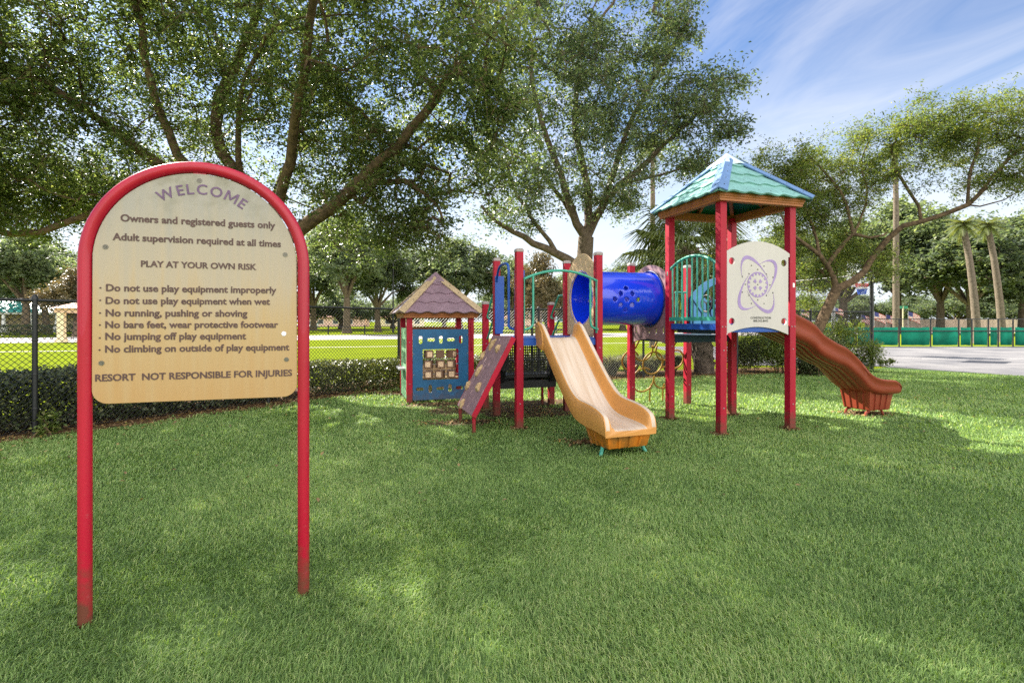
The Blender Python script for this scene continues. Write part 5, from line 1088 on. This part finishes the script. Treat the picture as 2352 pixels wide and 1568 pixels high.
tall_palm('single straight tall palm standing beyond the left end of the green screen', 2058, 37, 13.8, 0.17, 0.0, 3)
tall_palm('slender pale palm trunk rising between the blue tunnel and the tower roof', 1498, 30, 11.5, 0.135, 0.05, 5)

# ------------------------------------------------------------------ hedges, shrubs, clumps
def leafy(name, label, cat, base, blobs, m, seed, leaf=0.06, group=None, stems=10, part='foliage', asp=0.5):
    """a shrub: leaves through ellipsoids (centre, radii, count), a few stems from the ground"""
    rg = np.random.default_rng(seed); base = Vector(base); root = thing(name, label, cat, tuple(base), 0, group); ps = []; ctr = []
    for c, r, n in blobs:
        nc = max(6, n // 90); d = rg.normal(size=(nc, 3)); d /= np.linalg.norm(d, axis=1)[:, None]; cc = np.array(Vector(c) - base) + d * (rg.random(nc) ** 0.42)[:, None] * np.array(r); ctr.append(cc)
        k = rg.integers(0, nc, n); ps.append(cc[k] + rg.normal(size=(n, 3)) * min(r) * 0.22)
    p = np.concatenate(ps); ctr = np.concatenate(ctr); p = p[p[:, 2] > 0.03]
    leaf_object(part, rg, p, np.full(len(p), leaf), m, root, asp, 0.4, None, 0.2)
    mb = MB()
    for i in range(min(stems, len(ctr))):
        e = Vector(ctr[rg.integers(0, len(ctr))]); s = Vector((e.x * 0.35 + rg.normal() * 0.08, e.y * 0.35 + rg.normal() * 0.08, -0.05)); mb.tube(smooth_path([s, s.lerp(e, 0.5) + Vector(rg.normal(size=3)) * 0.04, e], 3), 0.009, 5, caps=False)
    build_each(mb, 'stem', BARK, root, smooth=60, fixn=False); return root
def hedge(label, a, b, w, h, seed, dens=2600, leaf=0.05, m=None):
    a = Vector(a); b = Vector(b); d = (b - a); L = d.length; d.normalize(); s = Vector((-d.y, d.x, 0)); rg = np.random.default_rng(seed); root = thing('hedge', label, 'hedge', tuple(a))
    n = int(L * dens); u = rg.random(n) * L; v = rg.uniform(-1, 1, n); z = rg.random(n)
    shell = rg.random(n) < 0.75; v = np.where(shell & (rg.random(n) < 0.6), np.sign(v) * rg.uniform(0.8, 1.08, n), v); z = np.where(shell & (np.abs(v) < 0.8), rg.uniform(0.85, 1.06, n), z)
    wob = 1 + 0.10 * noise2(u, v, 2.5, seed) + 0.06 * noise2(u, z * 2, 7, seed + 1); hz = h * (1 + 0.07 * noise2(u, u * 0 + 3, 2.2, seed + 2))
    p = np.array([d.x, d.y, 0])[None] * u[:, None] + np.array([s.x, s.y, 0])[None] * (v * w / 2 * wob)[:, None]; p[:, 2] = 0.04 + z * hz; p += rg.normal(size=(n, 3)) * 0.025
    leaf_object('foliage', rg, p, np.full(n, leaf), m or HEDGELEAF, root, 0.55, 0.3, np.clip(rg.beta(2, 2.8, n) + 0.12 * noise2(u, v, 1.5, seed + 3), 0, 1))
    mb = MB()
    for k in range(int(min(90, L * 7))):
        q = d * (rg.random() * L) + s * rg.uniform(-0.3, 0.3) * w; e = q + Vector((rg.normal() * 0.12, rg.normal() * 0.12, h * rg.uniform(0.5, 0.9))); mb.tube([q - Z * 0.03, q.lerp(e, 0.5) + Vector(rg.normal(size=3)) * 0.03, e], 0.008, 4, caps=False)
    build_each(mb, 'stem', BARK, root, smooth=0, fixn=False); return root
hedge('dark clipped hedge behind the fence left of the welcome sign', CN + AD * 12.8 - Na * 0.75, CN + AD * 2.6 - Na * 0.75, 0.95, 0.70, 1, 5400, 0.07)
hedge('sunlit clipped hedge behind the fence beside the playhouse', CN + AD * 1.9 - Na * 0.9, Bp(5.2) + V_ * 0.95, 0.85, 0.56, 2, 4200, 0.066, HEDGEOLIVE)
def clump(label, c, r, h, n, seed):
    rg = np.random.default_rng(seed); root = None; az = rg.uniform(0, 2 * np.pi, n); ln = rg.uniform(0.6, 1.1, n); Vv = []
    for k in range(n):
        d = Vector((math.cos(az[k]), math.sin(az[k]), 0)); b0 = d * rg.uniform(0, 0.25) * r; p1 = b0 + d * r * 0.35 * ln[k] + Z * h * 0.75 * ln[k]; p2 = b0 + d * r * rg.uniform(0.7, 1.1) + Z * h * rg.uniform(0.25, 1.0); w = d.cross(Z) * 0.011; Vv += [b0 - w, b0 + w, p1 + w, p1 - w, p2]
    base = np.arange(n)[:, None] * 5; lp = np.concatenate([base + np.array([0, 1, 2, 3]), base + np.array([3, 2, 4])], 1).ravel(); me = fast_mesh('grass_clump', np.array([tuple(v) for v in Vv]), np.tile([4, 3], n), lp); set_tint(me, np.repeat(rg.random(n), 2))
    o = link('grass_clump', me, CLUMPLEAF); o.location = c; return tag(o, label, 'plant', 'arching grass clumps by the back fence')
for i, (px, D, lb) in enumerate(((1402, 14.6, 'pale arching grass clump just right of the yellow slide top, by the fence'), (1448, 15.2, 'pale arching grass clump under the left end of the tunnel, by the fence'), (1492, 14.8, 'pale arching grass clump seen through the mustard loop climber'), (1540, 15.4, 'pale arching grass clump between the loop climber and the palm trunk'))):
    clump(lb, ((px - CX) / FPX * D, D, 0), 0.62, 0.62, 620, 40 + i)
def S(px, D, z): return Vector(((px - CX) / FPX * D, D, z))
leafy('shrub', 'leafy green shrub seen under the tower between its red posts', 'shrub', S(1725, 15.5, 0), [(S(1725, 15.5, 0.65), (0.62, 0.5, 0.5), 6500), (S(1690, 15.8, 0.45), (0.4, 0.4, 0.4), 2600)], SHRUBLEAF, 51, 0.062)
leafy('shrub', 'low dark shrub behind the right tower post at the slide', 'shrub', S(1800, 15.1, 0), [(S(1800, 15.1, 0.55), (0.6, 0.5, 0.5), 5200), (S(1775, 15.4, 0.9), (0.4, 0.4, 0.35), 2600)], SHRUBLEAF, 52, 0.06)
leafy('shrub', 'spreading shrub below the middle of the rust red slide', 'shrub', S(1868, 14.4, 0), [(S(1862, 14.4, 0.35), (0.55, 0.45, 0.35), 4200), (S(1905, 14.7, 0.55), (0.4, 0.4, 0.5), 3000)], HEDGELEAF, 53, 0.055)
leafy('shrub', 'tall loose shrub growing against the tall court post', 'shrub', S(1965, 15.7, 0), [(S(1950, 15.8, 0.85), (0.62, 0.5, 0.72), 3600), (S(1995, 15.6, 0.5), (0.4, 0.4, 0.42), 1700), (S(2025, 15.4, 0.25), (0.35, 0.3, 0.2), 600)], SHRUBLEAF, 54, 0.065)
leafy('shrub', 'yellowing shrub under the thin leaning tree', 'shrub', S(1890, 16.4, 0), [(S(1890, 16.4, 0.8), (0.8, 0.6, 0.7), 5200)], FEATHER, 55, 0.06)
leafy('weed', 'small leafy weed at the foot of the fence post by the sign', 'plant', tuple(CN + AD * 6.25 + Na * 0.22), [(CN + AD * 6.25 + Na * 0.22 + Z * 0.16, (0.2, 0.2, 0.15), 420)], SHRUBLEAF, 56, 0.05, stems=5)

# ------------------------------------------------------------------ far trees: three kinds, copied
def far_proto(seed, h, cw, trunk_h, m, leaf=0.30, n=300, per=95, lean=0.0):
    rg = np.random.default_rng(seed); b = Vector((0, 0, 0)); f = Vector((lean * trunk_h, 0, trunk_h)); limbs = [([Vector((0, 0, -0.2)), Vector((lean * trunk_h * 0.4, 0, trunk_h * 0.5)), f], 0.38, 0.30)]; bl = []
    for k in range(7):
        a = 2 * math.pi * k / 7 + rg.uniform(-0.3, 0.3); rr = cw * rg.uniform(0.35, 0.62); zt = h * rg.uniform(0.42, 0.72); e = Vector((f.x + rr * math.cos(a), rr * math.sin(a), zt)); limbs.append(([f, f.lerp(e, 0.5) + Z * 0.6, e], 0.19, 0.05)); bl.append((e, (cw * 0.30, cw * 0.30, h * 0.16), n // 9))
    e = Vector((f.x, 0, h * 0.82)); limbs.append(([f, f.lerp(e, 0.5), e], 0.22, 0.05)); bl.append((e - Z * h * 0.02, (cw * 0.36, cw * 0.36, h * 0.17), n // 5)); bl.append((Vector((f.x, 0, h * 0.6)), (cw * 0.55, cw * 0.55, h * 0.16), n // 6))
    return make_tree('far_tree', None, b, limbs, bl, m, BARKP, seed, per=per, leaf=leaf, spread=1.25, step=0.9, twig=0.02, cat='tree', asp=0.6, base_flare=1.5)
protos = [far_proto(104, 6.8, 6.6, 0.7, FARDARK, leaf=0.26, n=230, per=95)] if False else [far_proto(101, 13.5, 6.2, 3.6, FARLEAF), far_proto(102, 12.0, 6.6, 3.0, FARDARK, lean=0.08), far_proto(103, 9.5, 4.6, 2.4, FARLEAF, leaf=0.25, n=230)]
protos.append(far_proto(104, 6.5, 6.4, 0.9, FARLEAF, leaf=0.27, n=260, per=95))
used = [False] * 4
def far_tree(k, px, D, s, rz, label, m=None, group='park trees beyond the road', sx=1.0):
    o = protos[k] if not used[k] else copy_tree(protos[k]); used[k] = True
    o.location = ((px - CX) / FPX * D, D, 0); o.scale = (s * sx, s * sx, s); o.rotation_euler = (0, 0, rz); tag(o, label, 'tree', group)
    if m is not None:
        for c in o.children:
            if c.name.startswith('crown'): c.material_slots[0].link = 'OBJECT'; c.material_slots[0].material = m
    return o
FT = [(0, 797, 66, 1.22, 0.3, 'thick trunked park tree standing right of the welcome sign across the road', None, 1.0), (1, 868, 74, 1.12, 2.2, 'leaning dark trunked park tree left of the playhouse roof', None, 1.0),
 (1, 1055, 80, 1.22, 4.0, 'round grey green park tree directly behind the playhouse roof', None, 1.25), (2, 1240, 62, 1.05, 1.0, 'copper brown leaved tree between the two tall climbing posts and the tan board', COPPER, 0.8), (0, 1175, 95, 1.0, 3.0, 'pale park tree seen between the playhouse roof and the tall red post', None, 1.1),
 (2, 940, 130, 1.0, 2.0, 'distant small tree seen over the fence left of the playhouse', None, 1.2), (1, 720, 90, 1.3, 5.0, 'dark park tree close beside the right edge of the welcome sign', None, 1.0),
 (0, 60, 58, 0.90, 1.7, 'yellow green tree at the left edge behind the fence', None, 1.2), (1, 108, 66, 1.0, 3.3, 'grey trunked tree behind the left fence post', None, 1.1), (2, 175, 50, 0.72, 0.4, 'copper leaved tree beside the left edge of the welcome sign', COPPER, 1.0), (0, -90, 70, 1.15, 2.9, 'tall tree at the far left beyond the fence', None, 1.3), (1, 0, 88, 1.1, 0.9, 'dark tree standing behind the others at the left edge', None, 1.3),
 (0, 1330, 92, 0.9, 5.2, 'pale far tree behind the tan tunnel board', None, 1.4), (1, 1430, 88, 0.95, 1.1, 'dark far tree seen above the blue tunnel', None, 1.3), (0, 1560, 84, 1.1, 0.2, 'far tree behind the tower railing', None, 1.3), (1, 1680, 80, 1.2, 2.6, 'far tree behind the cream activity panel', None, 1.3),
 (0, 1800, 76, 1.2, 4.6, 'far tree right of the tower above the slide', None, 1.2), (1, 1935, 70, 1.3, 0.7, 'far tree behind the basketball hoop', None, 1.2), (0, 2060, 66, 1.3, 3.8, 'pale far tree behind the single straight palm', None, 1.2), (0, 2160, 62, 1.0, 5.5, 'far tree left of the pair of leaning palms', None, 1.2), (1, 2238, 56, 1.05, 1.9, 'big dark oak behind the pair of leaning palms', None, 1.35), (0, 2350, 60, 1.08, 2.4, 'far tree at the right edge above the green screen', None, 1.2), (1, 2460, 58, 1.0, 4.2, 'far tree past the right edge of the court', None, 1.3),
 (2, 560, 75, 1.3, 4.2, 'park tree hidden mostly behind the welcome sign', None, 1.2), (2, 330, 80, 1.3, 1.2, 'park tree behind the upper part of the welcome sign', None, 1.2)]
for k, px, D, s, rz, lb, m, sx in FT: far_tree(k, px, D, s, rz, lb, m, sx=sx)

for i, px in enumerate(range(-514, 3000, 118)):
    if 330 < px < 560: continue
    D = 98 + 17 * ((i * 7) % 5) / 5; near_ = ['the left edge of the fence', 'the welcome sign', 'the playhouse roof', 'the tall climbing posts', 'the blue tunnel', 'the roofed tower', 'the leaning tree', 'the pair of leaning palms']
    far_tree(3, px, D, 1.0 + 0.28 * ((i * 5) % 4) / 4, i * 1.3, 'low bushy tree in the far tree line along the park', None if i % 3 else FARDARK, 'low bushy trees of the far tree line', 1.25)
# ------------------------------------------------------------------ far things
def hoop():
    o = thing('basketball_hoop', 'basketball hoop with red white and blue net behind the tall court post', 'basketball hoop', (13.9, 22.6, 0)); d = Vector((0.62, -0.78, 0)); s = Vector((0.78, 0.62, 0))
    MB().tube(smooth_path([(0, 0, -0.1), (0, 0, 2.2), tuple(d * 0.15 + Z * 2.8), tuple(d * 0.75 + Z * 3.35)], 5), 0.06, 12).build('pole', SILVER, o)
    bb = MB().mesh(flat([rrect(-0.75, 0, 0.75, 1.0, 0.06)], 0.04, 0.005), frame(d * 0.8 + Z * 2.95, s)).build('backboard', mat('smoked_backboard', lin(214, 218, 224), rough=0.3), o)
    MB().mesh(flat([rrect(-0.3, 0.12, 0.3, 0.57, 0.01), rrect(-0.25, 0.17, 0.25, 0.52, 0.01)], 0.006), frame(d * 0.825 + Z * 2.95, s)).build('target_square', RED, bb)
    c = d * 1.08 + Z * 3.05; MB().tube([c + d * 0.225 * math.cos(a) + s * 0.225 * math.sin(a) for a in [2 * math.pi * k / 24 for k in range(24)]], 0.011, 8, closed=True).build('rim', mat('rim_orange', lin(220, 80, 30)), o)
    for z0, z1, col, nm in ((0, 0.12, lin(200, 60, 60), 'net_red'), (0.12, 0.2, lin(230, 230, 230), 'net_white'), (0.2, 0.42, lin(40, 90, 190), 'net_blue')):
        n = MB()
        for k in range(16):
            for sg in (1, -1):
                pts = []
                for j in range(5):
                    z = z0 + (z1 - z0) * j / 4; r = 0.225 - 0.09 * (z / 0.42); a = 2 * math.pi * k / 16 + sg * z * 4; pts.append(c + d * r * math.cos(a) + s * r * math.sin(a) - Z * z)
                n.tube(pts, 0.008, 4, caps=False)
        n.build('net', mat(nm, col, rough=0.8), o, smooth=0)
hoop()
FLAGC = [mat('flag_red', lin(200, 60, 70), rough=0.7), mat('flag_white', lin(235, 232, 238), rough=0.7), mat('flag_blue', lin(70, 70, 140), rough=0.7)]
def flag(label, px, py, D, w=1.05, tilt=0.25, sag=0.2, h=None):
    o = thing('flag', label, 'flag', ((px - CX) / FPX * D, D, 0), 0, 'striped flags on short poles'); top = EYE + (HY - py) / FPX * D; MB().tube([(0, 0, -0.1), (0, 0, top + 0.05)], 0.03, 6).build('pole', SILVER, o); m = MB(); nx, ny = 12, 13; hh = w * 0.6; vs = []
    for i in range(nx + 1):
        for j in range(ny + 1):
            u, v = i / nx, j / ny; vs.append((u * w * (1 - tilt * 0.3), 0.05 * math.sin(u * 6), top - v * hh - u * u * sag * w - tilt * u * w * 0.4))
    fs = []; mi = []
    for i in range(nx):
        for j in range(ny): a = i * (ny + 1) + j; fs.append((a, a + 1, a + ny + 2, a + ny + 1)); mi.append(2 if (i < 5 and j < 7) else (0 if j % 2 == 0 else 1))
    m.add(vs, fs); m.mi = mi; c = m.build('cloth', FLAGC, o, smooth=60, fixn=False); s_ = c.modifiers.new('thickness', 'SOLIDIFY'); s_.thickness = 0.006
for i, (px, py, D, lb) in enumerate(((2008, 716, 60, 'striped flag just right of the tall court post'), (2035, 722, 62, 'striped flag left of the single straight palm'), (2086, 715, 58, 'striped flag right of the street sign beyond the court'), (1978, 722, 64, 'striped flag seen through the netting left of the tall court post'), (1918, 706, 50, 'reddish flag above the fence below the hoop'), (1840, 710, 52, 'reddish flag beside the right tower post'))): flag(lb, px, py, D, 1.5 if D > 55 else 0.9, 0.4, 0.2)
o = thing('street_sign', 'green street name sign on a pale post beyond the court', 'street sign', ((2074 - CX) / FPX * 52, 52, 0)); MB().tube([(0, 0, -0.1), (0, 0, 3.0)], 0.06, 8).build('post', mat('sign_post_wood', lin(190, 180, 150)), o); MB().box((0, -0.02, 2.9), (0.95, 0.03, 0.26)).build('name_plate', mat('street_green', lin(20, 120, 90)), o, bevel=0.01)
def bollard(label, px, D, h, col):
    o = MB().lathe((0, 0, 0), [(0.16, -0.05), (0.16, h * 0.9), (0.10, h), (0.02, h * 1.02)], 12).build('bollard', mat('safety_orange', lin(224, 96, 40), rough=0.5), None); o.location = ((px - CX) / FPX * D, D, 0); tag(o, label, 'bollard')
bollard('orange safety bollard by the left end of the green screen fence', 2003, 40, 1.15, None)
def car(label, px, D, rz, col, kind=0):
    o = thing('parked_car', label, 'car', ((px - CX) / FPX * D, D, 0), rz, 'parked cars in the distance'); pm = mat('car_' + label.split()[0], col, rough=0.3, coat=0.6, var=0.03); L, Wd = 4.5, 1.75
    sec = lambda x, zt, k: [(x, -Wd / 2 * k, 0.35), (x, -Wd / 2 * k, 0.75), (x, -Wd / 2 * k * 0.94, zt), (x, Wd / 2 * k * 0.94, zt), (x, Wd / 2 * k, 0.75), (x, Wd / 2 * k, 0.35)]
    MB().loft([sec(-2.25, 0.72, 0.85), sec(-2.15, 0.9, 0.95), sec(-0.9, 1.0, 1), sec(1.2, 1.0, 1), sec(2.1, 0.92, 0.95), sec(2.25, 0.75, 0.86)]).build('body', pm, o, smooth=30, bevel=0.03)
    c2_ = lambda x, z, k: [(x, -0.80 * k, z), (x, 0.80 * k, z)]
    MB().add([(-0.95, -0.82, 0.99), (1.75, -0.82, 0.99), (1.75, 0.82, 0.99), (-0.95, 0.82, 0.99), (-0.25, -0.62, 1.46), (1.1, -0.62, 1.46), (1.1, 0.62, 1.46), (-0.25, 0.62, 1.46)], [(0, 1, 5, 4), (1, 2, 6, 5), (2, 3, 7, 6), (3, 0, 4, 7)]).build('window', mat('car_glass', (0.02, 0.025, 0.03), rough=0.08), o, smooth=0)
    MB().box((0.42, 0, 1.475), (1.45, 1.28, 0.05)).build('roof', pm, o, bevel=0.02)
    for x in (-1.4, 1.4):
        for y in (-0.8, 0.8):
            w_ = MB().tube([(x, y - 0.1, 0.33), (x, y + 0.1, 0.33)], 0.33, 16).build('wheel', BLACKV, o); MB().tube([(x, y - 0.105, 0.33), (x, y + 0.105, 0.33)], 0.19, 12).build('rim', SILVER, w_)
car('white car parked far off beside the right edge of the welcome sign', 706, 118, 0.5, lin(230, 230, 232)); car('silver van shaped car parked beyond the screen near the straight palm', 2036, 84, 0.2, lin(190, 192, 196)); car('dark car parked beyond the screen at the right edge', 2330, 74, 0.1, lin(40, 44, 52))
o = MB().box((0, 0, 0.6), (1.6, 1.2, 1.2)).box((0, 0, 1.22), (1.7, 1.3, 0.06)).box((0, 0, 0.02), (1.8, 1.4, 0.12)).box((0, -0.61, 0.6), (0.04, 0.03, 1.0)).build('utility_box', mat('utility_green', lin(60, 96, 78)), None, smooth=0, bevel=0.02); o.location = ((722 - CX) / FPX * 125, 125, 0); tag(o, 'green utility box on the far lawn beside the white car', 'utility box')
o = thing('street_lamp', 'dark street lamp pole across the road left of the playhouse', 'street lamp', ((903 - CX) / FPX * 70, 70, 0)); MB().tube([(0, 0, -0.1), (0, 0, 1.0), (0, 0, 9.5)], [0.16, 0.11, 0.07], 10).build('pole', BLACKP, o); MB().tube(smooth_path([(0, 0, 9.3), (0.5, 0, 9.7), (1.3, 0, 9.8)], 4), 0.045, 8).build('arm', BLACKP, o); MB().box((1.55, 0, 9.78), (0.7, 0.28, 0.14)).build('lamp_head', BLACKP, o, bevel=0.03)
# buildings
STUC = mat('pink_stucco', lin(226, 190, 172), rough=0.9, scale=2, var=0.05); CREAM = mat('cream_stucco', lin(232, 214, 182), rough=0.9, scale=2, var=0.04); TERRA = mat('terracotta_roof', lin(186, 140, 120), rough=0.8, scale=3); GRNROOF = mat('green_metal_roof', lin(60, 150, 140), rough=0.45, scale=2); WINDK = mat('dark_window', (0.03, 0.04, 0.05), rough=0.1)
def hip(mb, x0, y0, x1, y1, z0, z1, inset):
    mb.add([(x0, y0, z0), (x1, y0, z0), (x1, y1, z0), (x0, y1, z0), (x0 + inset, (y0 + y1) / 2, z1), (x1 - inset, (y0 + y1) / 2, z1)], [(0, 1, 5, 4), (1, 2, 5), (2, 3, 4, 5), (3, 0, 4), (3, 2, 1, 0)])
o = thing('pavilion', 'open pavilion with a green metal roof and white columns beyond the left fence', 'pavilion', (-76, 72, 0), TH)
m = MB(); hip(m, -16, -3, 16, 5, 2.75, 4.6, 4); m.build('roof', GRNROOF, o, smooth=0); MB().box((0, 1, 2.62), (31, 7.4, 0.25)).build('beam', WHITE, o, smooth=0)
for x in range(-15, 16, 3):
    MB().lathe((x, -2.4, 0), [(0.42, -0.1), (0.42, 0.9), (0.26, 0.95), (0.2, 2.5)], 12).build('column', WHITE, o)
MB().box((0, 4.3, 1.25), (31, 0.2, 2.5)).build('wall', CREAM, o, smooth=0)
o = thing('gatehouse', 'pink gatehouse with a cream corner pillar behind the left edge of the sign', 'building', (-31.6, 40.2, 0), TH)
m = MB(); hip(m, -2.3, -2.3, 3.5, 3.0, 2.45, 3.25, 1.6); m.build('roof', STUC, o, smooth=0)
MB().box((0.4, 0.3, 2.3), (5.0, 4.6, 0.32)).build('wall', STUC, o, smooth=0); MB().box((1.9, 0.3, 1.07), (2.0, 4.4, 2.14)).build('wall', CREAM, o, smooth=0)
for x in (-1.75, ): MB().box((x, -1.8, 1.07), (0.42, 0.42, 2.14)).box((x, -1.8, 0.1), (0.55, 0.55, 0.3)).build('pillar', CREAM, o, smooth=0, bevel=0.02)
def lowhouse(label, px, D, w, rz, wallm, hh=2.6):
    o = thing('house', label, 'house', ((px - CX) / FPX * D, D, 0), rz, 'low houses across the park'); MB().box((0, 0, hh / 2), (w, 8, hh)).build('wall', wallm, o, smooth=0); m = MB(); hip(m, -w / 2 - 0.6, -4.6, w / 2 + 0.6, 4.6, hh, hh + 2.2, 4); m.build('roof', TERRA, o, smooth=0)
    for k in range(int(w / 4)):
        x = -w / 2 + 2 + k * 4; f = MB().box((x, -4.02, hh * 0.55), (1.5, 0.08, 1.3)).build('window', WHITE, o, smooth=0); MB().box((x, -4.07, hh * 0.55), (1.3, 0.04, 1.1)).build('pane', WINDK, f, smooth=0)
lowhouse('low pink house with terracotta roof beside the right edge of the welcome sign', 770, 150, 18, 0.1, STUC); lowhouse('low pink house with terracotta roof left of the playhouse', 925, 150, 12, 0.2, CREAM); lowhouse('low pale house seen behind the climbing posts', 1190, 150, 12, 0.1, STUC)

fn = thing('picket_fence', 'long pale timber fence beyond the green screen', 'fence', ((1990 - CX) / FPX * 70, 70, 0), 0.03); PK = mat('weathered_timber', lin(196, 178, 158), rough=0.9, scale=3, var=0.2, streak=True)
for k in range(9):
    m = MB()
    for j in range(22): m.box((k * 3.1 + j * 0.14, 0, 0.85 + 0.02 * ((j * 7) % 3)), (0.125, 0.025, 1.75))
    m.build('board_panel', PK, fn, smooth=0); MB().box((k * 3.1 - 0.08, 0.03, 0.95), (0.12, 0.12, 2.0)).build('post', PK, fn, smooth=0)
hedge('low dark hedge across the road beyond the left fence', (-62, 50, 0), (-27, 61.5, 0), 1.6, 1.05, 9, 420, 0.16)
# low rail across the road
rl = thing('rail_fence', 'low dark rail fence along the far side of the road', 'fence', (-40, 53.5, 0)); e_ = U * 52
for k in range(14): MB().box(tuple(U * (4 * k) + Z * 0.5), (0.12, 0.12, 1.1)).build('post', BLACKP, rl, smooth=0)
MB().bar(Z * 0.9, e_ + Z * 0.9, 0.05, 0.08).bar(Z * 0.5, e_ + Z * 0.5, 0.05, 0.08).build('rail', BLACKP, rl, smooth=0)
